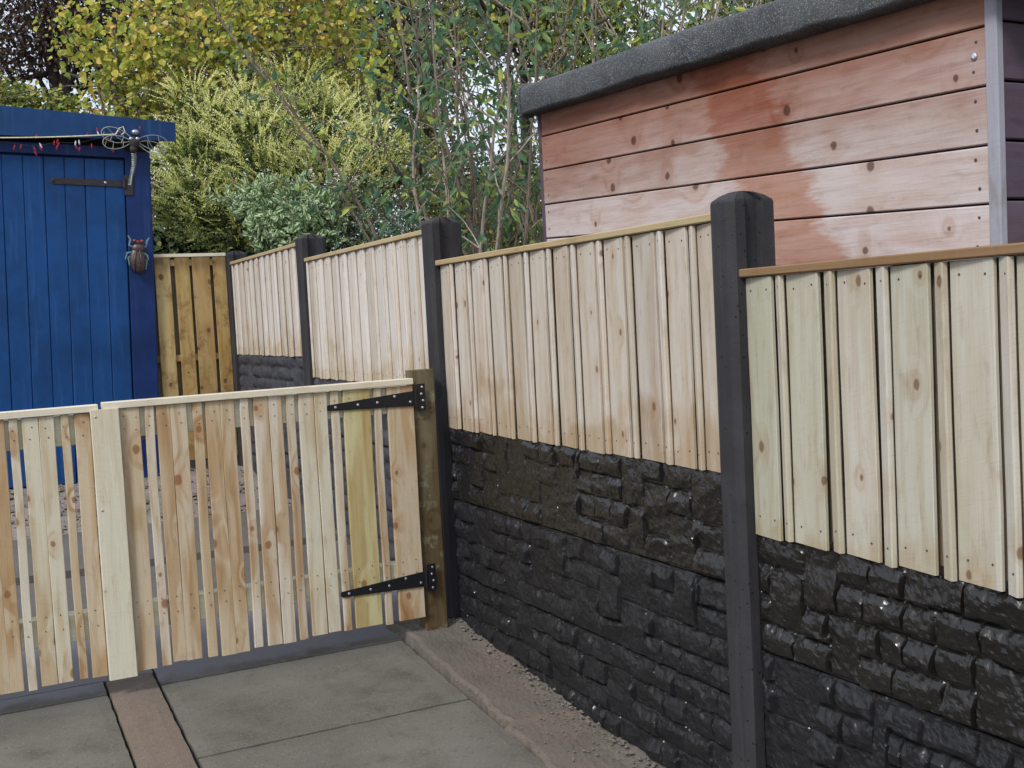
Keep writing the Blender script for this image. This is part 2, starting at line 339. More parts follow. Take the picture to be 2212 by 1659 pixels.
M['steel'] = plain('brushed_steel', (.40, .42, .50), .3, .8, nz=.2)
M['beetle'] = plain('bronze_beetle', (.10, .07, .065), .45, .5, nz=.5)
M['verdigris'] = plain('verdigris_legs', (.14, .24, .24), .55, .2, nz=.3)
M['red'] = plain('red_plastic', (.33, .015, .02), .3)
M['clear'] = plain('pale_plastic', (.60, .55, .60), .3)
M['rope'] = plain('cream_cord', (.68, .62, .44), .8, nz=.3)
M['dkcable'] = plain('dark_cable', (.02, .03, .03), .6)

def felt():
    g = NG('mineral_felt'); P = g.obj(); n = g.noise(P, 5, 5, .6); f = g.noise(P, 260, 2, .6); b = g.noise(P, 14, 4, .6)
    c = g.mix(g.sm(n, .35, .7), (.036, .040, .046), (.075, .080, .084)); c = g.mix(g.sm(f, .52, .7), c, (.22, .23, .24)); c = g.mix(g.ma('MULTIPLY', g.sm(b, .6, .72), .6), c, (.03, .033, .038))
    g.bump(g.ma('ADD', g.ma('MULTIPLY', f, .5), b), .5, .003); return g.fin(c, .85, .3)
M['felt'] = felt()

def slabmat(name, a, b, moss, rough=.8, speck=.5, bumpd=.002, dust=0):
    g = NG(name); P = g.geo(); n = g.noise(P, 1.7, 5, .6); m2 = g.noise(P, 5.5, 5, .65); f = g.noise(P, 170, 3, .65); f2 = g.noise(P, 60, 3, .6)
    c = g.mix(g.sm(n, .35, .66), a, b); c = g.mix(g.ma('MULTIPLY', g.sm(m2, .48, .7), .6), c, moss)
    c = g.mix(g.ma('MULTIPLY', g.sm(f, .56, .72), speck), c, [min(1, k*2.1) for k in a]); c = g.mix(g.ma('MULTIPLY', g.sm(f2, .58, .7), .45), c, [k*.5 for k in a])
    if dust:                                  # pale cement dust washed out on the slabs beyond the gate
        x_, y_, z_ = g.sep(P); dn = g.noise(P, 9, 4, .6); dk = g.sm(g.ma('MULTIPLY_ADD', dn, .16, y_), 4.22, 4.30)
        wet = g.ma('MULTIPLY', g.sm(g.ma('MULTIPLY_ADD', dn, .2, y_), 3.98, 4.22), .35)
        c = g.mix(wet, c, (.055, .05, .043)); dk = g.ma('MULTIPLY', dk, g.ma('MULTIPLY_ADD', g.sm(y_, 5.1, 4.6), .8, .2)); c = g.mix(g.ma('MULTIPLY', dk, .92), c, (.17, .167, .185))
    g.bump(g.ma('ADD', f, g.ma('MULTIPLY', m2, .8)), .5, bumpd)
    return g.fin(c, g.ma('MULTIPLY_ADD', m2, .3, rough-.15), .35)
M['slab'] = slabmat('grey_green_slab', (.104, .097, .082), (.142, .132, .115), (.062, .064, .042), bumpd=.003, speck=.9, dust=1)
M['slab_blue'] = slabmat('blue_grey_slab', (.18, .178, .20), (.22, .215, .24), (.14, .14, .145), rough=.6)
M['edging'] = slabmat('brown_edging', (.155, .118, .095), (.135, .108, .088), (.095, .088, .062), speck=.8)
M['strip'] = slabmat('rough_brown_concrete', (.135, .103, .083), (.122, .112, .098), (.085, .083, .058), bumpd=.004)
M['soil'] = slabmat('dark_soil', (.06, .052, .045), (.09, .08, .07), (.05, .06, .03), bumpd=.01, rough=.95)
M['dirt'] = slabmat('gravelly_dirt', (.20, .175, .16), (.26, .23, .21), (.15, .12, .09), bumpd=.012, rough=.95)
M['joint'] = slabmat('dark_joint', (.022, .022, .020), (.03, .03, .026), (.03, .035, .02), rough=.95)
M['stone'] = slabmat('small_stones', (.18, .15, .13), (.12, .11, .10), (.12, .11, .10), rough=.9)

def leafmat(name, pal, edge=None, trans=.35, rough=.55, spec=.3):
    g = NG(name); r1, e, r2 = g.sep(g.attr('lc'))
    c = g.ramp(r1, pal)
    c = g.mix(g.ma('MULTIPLY', g.sm(g.noise(g.geo(), 60, 2), .4, .7), .25), c, g.mix(1, c, (.6, .6, .5), 'MULTIPLY'))
    if edge: c = g.mix(g.sm(e, .35, .8), c, edge)
    g.fin(c, rough, spec)
    tr = g.n('ShaderNodeBsdfTranslucent'); g.put(tr.inputs[0], c)
    mx = g.n('ShaderNodeMixShader'); mx.inputs[0].default_value = trans
    g.t.links.new(g.b.outputs[0], mx.inputs[1]); g.t.links.new(tr.outputs[0], mx.inputs[2]); g.t.links.new(mx.outputs[0], g.out.inputs[0])
    return g.m
M['hazel'] = leafmat('hazel_leaf', [(0, (.16, .27, .06)), (.3, (.36, .43, .08)), (.55, (.58, .55, .11)), (.72, (.72, .58, .13)), (.86, (.68, .40, .14)), (1, (.46, .56, .38))], trans=.4)
M['gold'] = leafmat('golden_conifer_leaf', [(0, (.07, .12, .035)), (.35, (.38, .43, .11)), (.65, (.78, .77, .30)), (1, (.90, .88, .52))], trans=.3)  # leaf colours brightened to stand in for sun on the bush
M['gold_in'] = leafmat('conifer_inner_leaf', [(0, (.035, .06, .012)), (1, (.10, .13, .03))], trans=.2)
M['varieg'] = leafmat('variegated_leaf', [(0, (.07, .16, .07)), (1, (.18, .30, .15))], edge=(.52, .62, .36), trans=.25, rough=.4)
M['coton'] = leafmat('small_glossy_leaf', [(0, (.03, .07, .035)), (.6, (.08, .14, .08)), (.9, (.18, .25, .17)), (1, (.25, .10, .03))], trans=.15, rough=.35, spec=.5)
M['bud'] = leafmat('buddleia_leaf', [(0, (.08, .17, .11)), (.45, (.13, .24, .13)), (.7, (.24, .36, .11)), (.85, (.45, .50, .10)), (1, (.56, .55, .12))], trans=.4)
M['spike'] = plain('dead_flower_spike', (.06, .048, .036), .95)
M['copper'] = leafmat('copper_leaf', [(0, (.05, .03, .034)), (.6, (.12, .07, .068)), (.85, (.08, .10, .03)), (1, (.20, .12, .08))], trans=.3)
M['dkgreen'] = leafmat('dark_green_leaf', [(0, (.022, .045, .02)), (.6, (.055, .095, .04)), (.9, (.13, .17, .06)), (1, (.26, .25, .08))], trans=.3)
M['olive'] = leafmat('olive_leaf', [(0, (.08, .11, .025)), (.5, (.20, .25, .06)), (.85, (.38, .40, .10)), (1, (.50, .44, .10))], trans=.35)
def bark(name, a, b):
    g = NG(name); P = g.geo(); x, y, z = g.sep(P); n = g.noise(g.vec(g.ma('MULTIPLY', x, 60), g.ma('MULTIPLY', y, 60), g.ma('MULTIPLY', z, 12)), 1, 4, .6)
    g.bump(n, .6, .006); return g.fin(g.mix(g.sm(n, .35, .7), a, b), .9, .2)
M['bark'] = bark('brown_bark', (.12, .095, .075), (.24, .185, .145))
M['bark_dark'] = bark('dark_bark', (.018, .015, .014), (.045, .035, .03))
M['bark_pale'] = bark('pale_bark', (.20, .165, .14), (.38, .31, .26))

# ---------------------------------------------------------------- ground
def gz(y):                                    # terrain: gentle rise away from the camera
    y = min(max(y, -4), 14); return EYE-1.26-.083*(4.15-y)
def sheet(name, xs, ys, m, dz=0., kind='structure', nz=0.):
    V = []; nx, ny = len(xs), len(ys)
    for yy in ys:
        for xx in xs: V.append((xx, yy, gz(yy)+dz+(nz*(random.random()-.5))))
    F = [(j*nx+i, j*nx+i+1, (j+1)*nx+i+1, (j+1)*nx+i) for j in range(ny-1) for i in range(nx-1)]
    o = npmesh(name, V, F, m); o['kind'] = kind; return o
sheet('ground', [-900, -30, -6, 0, 3, 10, 40, 900], [-900, -40, -4, 0, 4, 8, 14, 60, 900], M['soil'], -.05)
sheet('yard', list(np.linspace(-4, 1.80, 60)), list(np.linspace(6.3, 8.2, 20)), M['dirt'], .0, nz=.02)

def slab_run(mb, x0, x1, y0, y1, top=0., th=.05, gap=.0, seed=0, sx=0):
    """one slab following the slope, edges slightly worn"""
    r = random.Random(seed); nx, ny = max(2, int((x1-x0)/.04)), max(2, int((y1-y0)/.04)); vs = []; 
    for j in range(ny+1):
        for i in range(nx+1):
            x = x0+(x1-x0)*i/nx; y = y0+(y1-y0)*j/ny; e = min(i, nx-i, j, ny-j)
            if i in (0, nx): x += r.uniform(-.0018, .0018)
            if j in (0, ny): y += r.uniform(-.0018, .0018)
            vs.append((x, y, gz(y)+top-(.004 if e == 0 else 0)+r.uniform(-.0004, .0004)+sx*(x-x0)))
    fs = [(j*(nx+1)+i, j*(nx+1)+i+1, (j+1)*(nx+1)+i+1, (j+1)*(nx+1)+i) for j in range(ny) for i in range(nx)]
    rim = [i for i in range(nx+1)]+[j*(nx+1)+nx for j in range(1, ny+1)]+[ny*(nx+1)+i for i in range(nx-1, -1, -1)]+[j*(nx+1) for j in range(ny-1, 0, -1)]
    b = len(vs); vs += [(vs[k][0], vs[k][1], vs[k][2]-th) for k in rim]; n = len(rim)
    fs += [(rim[k], b+k, b+(k+1) % n, rim[(k+1) % n]) for k in range(n)]
    mb.add(vs, fs)
sheet('paving_joints', [-4, 0, .5, 1.2, 1.9], list(np.linspace(-4, 6.5, 12)), M['joint'], -.022)
pv = MB(); sd_ = 0
for y0, y1 in ((.10, .74), (.75, 1.39), (1.40, 2.05), (2.06, 2.78), (2.79, 3.478), (3.49, 4.125)):
    sd_ += 1; slab_run(pv, .588, 1.512, y0+.002, y1, top=random.uniform(-.002, .002), seed=sd_)
for x0, x1 in ((-.36, .402), (-1.13, -.37), (-1.9, -1.14), (-2.7, -1.91)):
    for y0, y1 in ((-1.1, -.02), (0, .95), (.96, 1.88), (1.89, 2.95), (2.96, 4.125)):
        sd_ += 1; slab_run(pv, x0, x1, y0, y1, top=random.uniform(-.002, .001), seed=sd_)
o = pv.build('paving', M['slab']); o['kind'] = 'structure'
pv = MB()
for y0, y1 in ((.5, 1.42), (1.43, 2.34), (2.35, 3.30), (3.31, 4.26)):
    sd_ += 1; slab_run(pv, .412, .575, y0, y1, top=.002, seed=sd_)
o = pv.build('kerb', M['edging']); o['kind'] = 'structure'
pv = MB()
for x0, x1, rows in ((.588, 1.79, ((4.137, 4.98), (5.0, 5.66), (5.68, 6.40))), (-.36, .402, ((4.137, 4.262),)), (-.36, .58, ((4.268, 4.98), (5.0, 5.66), (5.68, 6.40))), (-1.3, -.37, ((4.137, 4.98), (5.0, 5.66), (5.68, 6.40)))):
    for y0, y1 in rows:
        sd_ += 1; slab_run(pv, x0, x1, y0, y1, top=.03 if y0 > 5.6 else 0, seed=sd_)
o = pv.build('yard_paving', M['slab']); o['kind'] = 'structure'

# rough concrete margin between the paving and the fence, with a broken edge
def margin():
    nx, ny = 26, 240; V = []; r = random.Random(3); edge = []
    e = 0
    for j in range(ny+1):
        e = .85*e+r.uniform(-.004, .004); y = .3+(4.27-.3)*j/ny
        st = .012 if 3.1 < y < 3.25 else 0
        if 2.2 < y < 3.2: st = -.012+.01*math.sin(y*17)
        edge.append(1.522+e+st+(.012 if y > 4.0 else 0)-.03*max(0, y-4.05)/.2)
    for j in range(ny+1):
        y = .3+(4.27-.3)*j/ny
        for i in range(nx+1):
            q = i/nx; x = edge[j]+(1.80-edge[j])*q
            h = .014+.004*math.sin(y*3.1+1)+.055*max(0, q-.68)**1.2
            h += (.010 if y > 3.2 else .0)*(1-q)+.0012*math.sin(x*40+y*13)+r.uniform(-.0007, .0007)*(1+1.5*q)
            if i == 0: h = -.03
            elif i == 1: x = edge[j]+.004; h = h-.006
            V.append((x, y, gz(y)+h))
    F = [(j*(nx+1)+i, j*(nx+1)+i+1, (j+1)*(nx+1)+i+1, (j+1)*(nx+1)+i) for j in range(ny) for i in range(nx)]
    o = npmesh('path', V, F, M['strip']); o['kind'] = 'structure'
margin()
def pebbles(name, spots, mat, label):
    V = []; F = []; r = random.Random(5)
    base = [(1, 0, 0), (-1, 0, 0), (0, 1, 0), (0, -1, 0), (0, 0, 1), (0, 0, -1)]; tri = [(0, 2, 4), (2, 1, 4), (1, 3, 4), (3, 0, 4), (2, 0, 5), (1, 2, 5), (3, 1, 5), (0, 3, 5)]
    for (x, y, z, s) in spots:
        b = len(V); a = r.uniform(0, 6.3); ca, sa = math.cos(a), math.sin(a); kx, ky, kz = r.uniform(.6, 1.2), r.uniform(.6, 1.2), r.uniform(.4, .8)
        for p in base:
            q = (p[0]*kx*s*r.uniform(.7, 1.2), p[1]*ky*s*r.uniform(.7, 1.2), p[2]*kz*s); V.append((x+q[0]*ca-q[1]*sa, y+q[0]*sa+q[1]*ca, z+q[2]))
        F += [(i+b, j+b, k+b) for i, j, k in tri]
    return tag(npmesh(name, V, F, mat), label, 'gravel', kind='stuff')
sp = []
for k in range(240):
    y = random.uniform(.6, 4.25); sp.append((1.752+random.gauss(0, .012), y, gz(y)+.030, random.choice((.006, .008, .011))))
for k in range(2000):
    q = random.random()**.45; y = random.uniform(.6, 4.28); x = 1.60+.17*q+random.gauss(0, .012)
    if x > 1.775: continue
    sp.append((x, y, gz(y)+.016+.055*max(0, (x-1.52)/.28-.68)**1.2+random.uniform(-.003, .004), random.choice((.0015, .002, .002, .003, .004, .006))))
for k in range(260):
    y = random.uniform(.6, 4.2); x = random.uniform(1.50, 1.62); sp.append((x, y, gz(y)+.018, random.choice((.002, .003, .005))))
pebbles('gravel', sp, M['stone'], 'loose grit and mortar crumbs along the foot of the black fence base')
sp = [(random.uniform(-.6, 1.75), random.uniform(6.3, 8.0), 0, random.choice((.008, .012, .02, .03))) for k in range(900)]
sp = [(x, y, gz(y)+.01, s) for x, y, z, s in sp]
pebbles('rubble', sp, M['stone'], 'loose stones on the earth in front of the blue shed')

# ---------------------------------------------------------------- fence posts (H section concrete)
def post(y0, y1, top, label, x0=1.745, x1=1.893):
    cx, cyy = (x0+x1)/2, (y0+y1)/2; z0 = gz(cyy)-.25
    hx, hy = (x1-x0)/2, (y1-y0)/2; sl = .030; dp = .024; c = .014
    pr = [(-hx, -hy+c*1.6), (-hx+c, -hy), (-sl, -hy), (-sl+.006, -hy+dp), (sl-.006, -hy+dp), (sl, -hy), (hx-c, -hy), (hx, -hy+c), (hx, hy-c), (hx-c, hy), (sl, hy), (sl-.006, hy-dp), (-sl+.006, hy-dp), (-sl, hy), (-hx+c, hy), (-hx, hy-c*1.6)]
    n = len(pr); mb = MB((cx, cyy, gz(cyy)))
    levels = [(z0, 1.), (EYE+top-.030, 1.), (EYE+top-.024, .97), (EYE+top-.012, .72), (EYE+top-.003, .40)]
    vs = []
    for k in range(6):                                           # shaft rings so the faces stay slightly uneven
        z = z0+(levels[1][0]-z0)*k/5
        vs += [(cx+a+random.uniform(-.0006, .0006), cyy+b+random.uniform(-.0006, .0006), z) for a, b in pr]
    for z, s in levels[2:]: vs += [(cx+a*s, cyy+b*s, z) for a, b in pr]
    m = len(vs)//n; fs = [(k*n+i, k*n+(i+1) % n, (k+1)*n+(i+1) % n, (k+1)*n+i) for k in range(m-1) for i in range(n)]
    # top is star shaped, fan it
    vs.append((cx, cyy, EYE+top+.001)); b = (m-1)*n; fs += [(b+i, b+(i+1) % n, len(vs)-1) for i in range(n)]
    mb.add(vs, fs); o = mb.build('fence_post', M['post'])
    return tag(o, label, 'fence post', 'charcoal concrete posts of the garden fence')
post(.32, .42, .13, 'charcoal concrete fence post at the near end of the nearest panel, outside the right edge')
post(2.235, 2.335, .285, 'largest charcoal concrete fence post, standing in front of the brown shed wall')
post(4.165, 4.268, .415, 'charcoal concrete fence post directly behind the wooden gate post')
post(6.008, 6.115, .508, 'charcoal concrete fence post below the variegated shrub, third from the right')
post(7.80, 7.90, .548, 'farthest charcoal concrete fence post, at the corner beside the yellow panel')

# ---------------------------------------------------------------- fence panels
def panel(y0, y1, zt, zb, spans, mat, capmat, label, chk=.02, wide_t=.013, narrow_t=.016):
    """spans: list of (ya, yb, 'w'|'n'), zt/zb camera-relative tops"""
    org = (1.79, (y0+y1)/2, EYE+zb); t = thing('board_fence', label, 'fence panel', org, 'closeboard fence panels slotted between the posts')
    mb = MB(org)
    for k, (a, b, kd) in enumerate(spans):                      # lapped: near edge proud, far edge tucked under its neighbour
        th = .011; T = (.013 if kd == 'w' else .013)+random.uniform(-.002, .002); b2 = min(b+(.007 if kd == 'w' else .004), y1); a2 = a; w_ = b2-a2
        xf = 1.784 if kd == 'w' else 1.781; x = xf-T/2+th/2; c = (a2+b2)/2; dl = random.uniform(-.002, .002)
        lo = EYE+zb-.012-random.uniform(0, .006); hi = EYE+zt-.002
        mb.beam((x, c+dl, lo), (x, c-dl, hi), w_, th+(.004 if kd == 'n' else 0), (T/w_, 1, 0), ch=.0035 if kd == 'n' else .002, segs=4, wob=.0011, r1=random.random())
        for z in (hi-.03, lo+.045):
            for q in ((.2, .8) if kd == 'w' else (.5,)):
                yy = a+(b-a)*q+random.uniform(-.004, .004); mb.disc((xf-T*(b2-yy)/w_-(.0024 if kd == 'n' else .0006), yy, z+random.uniform(-.006, .006)), (-1, 0, 0), .0026, .0012, m=1, sides=6)
    mb.build('boards', [mat, M['nail']], t)
    mb = MB(org); c0 = y0  # backing added behind the boards so the gaps stay dark
    while c0 < y1-.01:
        c1 = min(c0+.12, y1); mb.beam((1.813, (c0+c1)/2, EYE+zb), (1.813, (c0+c1)/2, EYE+zt), c1-c0-.001, .012, (0, 1, 0)); c0 = c1
    mb.build('rear_boards', M['back'], t)
    mb = MB(org); mb.beam((1.787, y0-.0, EYE+zt+.011), (1.787, y1+.0, EYE+zt+.011), .046, .021, (1, 0, 0), ch=.003, segs=5, wob=.001); mb.build('capping_rail', capmat, t)
    for z in (zt-.07, zb+.07):
        mb = MB(org); mb.beam((1.826, y0, EYE+z), (1.826, y1, EYE+z), .028, .044, (1, 0, 0)); mb.build('rear_rail', M['back'], t)
    return t
def regular(y0, y1, n, ww=.105, nw=.03):
    out = []; p = (y1-y0)/n; 
    for k in range(n):
        a = y0+p*k; j = random.uniform(-.006, .006)
        out += [(a+.001, a+p-nw-.003+j, 'w'), (a+p-nw-.001+j, a+p-.001, 'n')]
    return out
P3 = [4.160, 4.061, 4.058, 4.022, 4.017, 3.904, 3.895, 3.863, 3.86, 3.741, 3.739, 3.707, 3.704, 3.587, 3.58, 3.548, 3.542, 3.43, 3.421, 3.388, 3.382, 3.267, 3.259, 3.223, 3.215, 3.105, 3.098, 3.064, 3.059, 2.942, 2.937, 2.902, 2.899, 2.782, 2.776, 2.743, 2.737, 2.615, 2.611, 2.576, 2.572, 2.463, 2.456, 2.427, 2.424, 2.350]
s3 = [(P3[i+1]+.001, P3[i]-.001, 'w' if (i//2) % 2 == 0 else 'n') for i in range(0, len(P3)-1, 2)]
P4 = [2.232, 2.122, 2.113, 2.085, 2.079, 1.962, 1.947, 1.913, 1.907, 1.798, 1.788, 1.754, 1.750, 1.641, 1.628, 1.597, 1.591, 1.482, 1.472, 1.440]
s4 = [(P4[i+1]+.001, P4[i]-.001, 'w' if (i//2) % 2 == 0 else 'n') for i in range(0, len(P4)-1, 2)]
y = 1.434
while y > .5: s4 += [(y-.108, y, 'w'), (y-.150, y-.117, 'n')]; y -= .155
panel(.42, 2.235, .064, -.566, s4, M['fence_near'], M['cap_brown'], 'nearest closeboard fence panel with broad greenish boards at the right edge')
panel(2.335, 4.165, .214, -.424, s3, M['fence'], M['cap'], 'closeboard fence panel above the glossiest black boards, between the two tallest posts')
panel(4.268, 6.008, .350, -.272, regular(4.27, 6.006, 13, nw=.026), M['fence_far'], M['cap'], 'pale closeboard fence panel rising behind the hinged end of the gate')
panel(6.115, 7.80, .448, -.158, regular(6.117, 7.798, 12, nw=.026), M['fence_far'], M['cap'], 'farthest pale closeboard fence panel beside the end panel by the blue shed')

# end panel facing the camera, next to the blue shed
t = thing('board_fence', 'yellow stained end panel with spaced boards between blue shed and corner post', 'fence panel', (1.5, 7.85, gz(7.85)))
mb = MB(t.location)
for a, b in ((1.262, 1.366), (1.397, 1.494), (1.513, 1.632), (1.654, 1.742)):
    mb.beam(((a+b)/2, 7.842, EYE-.88), ((a+b)/2, 7.842, EYE+.512), b-a, .016, (1, 0, 0), ch=.002, segs=4, wob=.001)
mb.build('boards', M['yellow'], t)
mb = MB(t.location)
for a, b in ((1.20, 1.35), (1.352, 1.47), (1.472, 1.60), (1.602, 1.74)):
    mb.beam(((a+b)/2, 7.90, EYE-.88), ((a+b)/2, 7.90, EYE+.50), b-a, .012, (1, 0, 0))
mb.build('rear_boards', M['back'], t)
for z in (.475, -.176, -.78):
    mb = MB(t.location); mb.beam((1.20, 7.868, EYE+z), (1.742, 7.868, EYE+z), .034, .045, (0, 1, 0)); mb.build('rail', M['yellow'], t)
mb = MB(t.location); mb.beam((1.20, 7.855, EYE+.524), (1.744, 7.855, EYE+.524), .05, .022, (0, 1, 0)); mb.build('capping_rail', M['gate_cap'], t)

# ---------------------------------------------------------------- rock-faced gravel boards
def rockboard(y0, y1, ztop, mat, label, res=.0045, seed=0):
    r = np.random.default_rng(seed); L = y1-y0; Hh = .302; rows = 4; rh = Hh/rows; cw = .02; nc = int(L/cw)+1
    occ = -np.ones((rows, nc), int); blocks = []
    for i in range(rows):
        j = 0
        while j < nc:
            if occ[i, j] >= 0: j += 1; continue
            ln = int(r.integers(4, 9)); ln = min(ln, nc-j); hh = 1
            q = r.random()
            if q < .22 and i < rows-1: hh = 2; ln = min(int(r.integers(5, 10)), nc-j)
            elif q < .28 and i < rows-2: hh = 3; ln = min(int(r.integers(5, 9)), nc-j)
            free = 0
            while free < ln and occ[i, j+free] < 0: free += 1
            ln = free
            if nc-(j+ln) < 3 and (occ[i, j+ln:] < 0).all(): ln = nc-j
            occ[i:i+hh, j:j+ln] = np.where(occ[i:i+hh, j:j+ln] < 0, len(blocks), occ[i:i+hh, j:j+ln])
            blocks.append((j*cw, min((j+ln)*cw, L), i*rh, (i+hh)*rh)); j += ln
    nx, nz = int(L/res), int(Hh/res); Y, Z = np.meshgrid(np.linspace(0, L, nx+1), np.linspace(0, Hh, nz+1))
    def vn(cell, amp, sd2):                                 # smooth value noise on the grid
        q = np.random.default_rng(sd2); gy, gz_ = int(L/cell)+3, int(Hh/cell)+3; G_ = q.uniform(-1, 1, (gz_, gy))
        a_, b_ = Y/cell, Z/cell; i, j = a_.astype(int), b_.astype(int); u, v = a_-i, b_-j; u = u*u*(3-2*u); v = v*v*(3-2*v)
        return amp*((G_[j, i]*(1-u)+G_[j, i+1]*u)*(1-v)+(G_[j+1, i]*(1-u)+G_[j+1, i+1]*u)*v)
    Yw = Y+vn(.06, .004, seed); Zw = Z+vn(.08, .005, seed+1)
    rdg = vn(.035, .010, seed+2)+vn(.014, .004, seed+3)
    Hm = np.full(Y.shape, .001)
    for a, b, c, d in blocks:
        m = (Yw >= a) & (Yw < b) & (Zw >= c) & (Zw < d)
        if not m.any(): continue
        yy, zz = Yw[m], Zw[m]; e = np.minimum.reduce([(yy-a)*2.4, (b-yy)*2.4, zz-c, (d-zz)*1.2]); hh = d-c
        top = r.uniform(.024, .034); f = np.full(yy.shape, top)
        for k in range(int(5+(b-a)*60)):                       # facets
            ang = r.uniform(0, 2*np.pi); ty, tz = r.uniform(a, b), r.uniform(c, d); sl = r.uniform(.10, .38)
            f = np.minimum(f, top*r.uniform(.72, 1.05)+sl*((yy-ty)*np.cos(ang)*.45+(zz-tz)*np.sin(ang))+.004)
        f = np.minimum(f, .001+((d-zz)+rdg[m]*1.1)*r.uniform(.62, 1.0))          # broken top arris leans back and catches the sky
        f = np.minimum(f, .006+((zz-c)+rdg[m]*.4)*r.uniform(1.0, 2.6))
        f = np.maximum(f, .006)
        Hm[m] = np.where(e < .0042, .0, np.minimum(f, (e-.0042)*6+.003))
    Hm = np.maximum(Hm+(vn(.010, .0020, seed+5)+vn(.020, .0028, seed+6)+vn(.0055, .0006, seed+7))*(Hm > .003), 0)
    crk = vn(.0075, 1, seed+8)*vn(.03, 1, seed+9); Hm = np.where((Hm > .003) & (np.abs(crk) < .02), Hm-.0010, Hm)
    Hm = np.maximum(Hm, 0)*.82; endd = np.minimum(Y, L-Y); Hm = np.minimum(Hm, .007+np.maximum(endd-.012, 0)*.8)
    Hm[0] = Hm[-1] = .0; Hm[-2] = np.minimum(Hm[-2], .012)
    xb = 1.790
    V = np.stack([xb-Hm.ravel(), y0+Y.ravel(), EYE+ztop-Hh+Z.ravel()], 1)
    W_ = nx+1; i0 = (np.arange(nz)[:, None]*W_+np.arange(nx)[None]).ravel(); F = np.stack([i0, i0+W_, i0+W_+1, i0+1], 1)
    b = len(V); bx = 1.828; z0_, z1_ = EYE+ztop-Hh, EYE+ztop
    V = np.concatenate([V, [[bx, y0, z0_], [bx, y1, z0_], [bx, y1, z1_], [bx, y0, z1_]]]); q = [0, nx, nz*W_+nx, nz*W_]
    F = np.concatenate([F, [[b, b+1, b+2, b+3][::-1], [q[0], q[1], b+1, b], [q[3], b+3, b+2, q[2]], [q[0], b, b+3, q[3]], [q[1], q[2], b+2, b+1]]])
    org = np.array([1.80, (y0+y1)/2, z0_])
    o = npmesh('gravel_board', V-org, F, mat, loc=org, smooth=False)
    sm = np.zeros(len(F), bool); sm[:nz*nx] = res > .006; o.data.polygons.foreach_set('use_smooth', sm)
    return tag(o, label, 'gravel board', 'black rock-faced concrete boards under the fence panels')
pos = ['topmost', 'middle', 'lowest', 'buried']
for k in range(4):
    if k < 3: rockboard(2.337, 4.163, -.424-.008-.3055*k, M['rock_gloss' if k == 0 else 'rock'], ['glossy wet black stone-effect board directly under the middle fence panel, right of the gate', 'middle of three stacked dark stone-effect boards right of the gate post', 'lowest dark stone-effect board right of the gate, half buried in grit'][k], seed=20+k)
    if k < 3: rockboard(.42, 2.233, -.566-.012-.3055*k, M['rock_gloss' if k == 0 else 'rock'], ['black stone-effect board directly under the nearest greenish fence panel', 'second black stone-effect board down, in the bottom right corner', 'lowest black stone-effect board of the nearest bay, below the corner of the photo'][k], seed=40+k)
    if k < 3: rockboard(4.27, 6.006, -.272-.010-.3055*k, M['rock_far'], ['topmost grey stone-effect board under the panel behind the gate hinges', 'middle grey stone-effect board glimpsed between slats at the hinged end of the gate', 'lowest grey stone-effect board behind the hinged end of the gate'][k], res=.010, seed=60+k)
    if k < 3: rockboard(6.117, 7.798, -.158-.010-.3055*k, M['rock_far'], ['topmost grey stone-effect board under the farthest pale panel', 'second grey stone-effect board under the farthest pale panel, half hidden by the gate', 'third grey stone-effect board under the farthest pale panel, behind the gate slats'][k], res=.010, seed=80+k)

# ---------------------------------------------------------------- wooden gates
def slats(mb, L, ztop, zbot, y=4.092, th=.016, tones=None):
    for k_, (a, b, kind) in enumerate(L):
        if kind == 2:                        # two boards side by side
            mid = a+(b-a)*random.uniform(.42, .56); parts = [(a, mid-.0007), (mid+.0007, b)]
        else: parts = [(a, b)]
        dz = random.uniform(-.010, .006); r = tones[k_] if tones else random.random()
        for p, q in parts:
            yy = y+random.uniform(-.001, .001)
            mb.beam(((p+q)/2+random.uniform(-.002, .002), yy, EYE+zbot+dz+random.uniform(-.003, .003)), ((p+q)/2, yy, EYE+ztop-random.uniform(0, .002)), q-p, th, (1, 0, 0), ch=.0018, segs=6, wob=.0018 if kind == 0 else .001, r1=min(1, max(0, r+random.uniform(-.05, .05))))
        for z in (ztop-.035, ztop-.075, zbot+.235, zbot+.185):
            for u in ((.25, .75) if b-a > .06 else (.5,)):
                mb.disc((a+(b-a)*u+random.uniform(-.005, .005), y-th/2-.0006, EYE+z+random.uniform(-.006, .006)), (0, -1, 0), .0024, .001, m=1, sides=6)
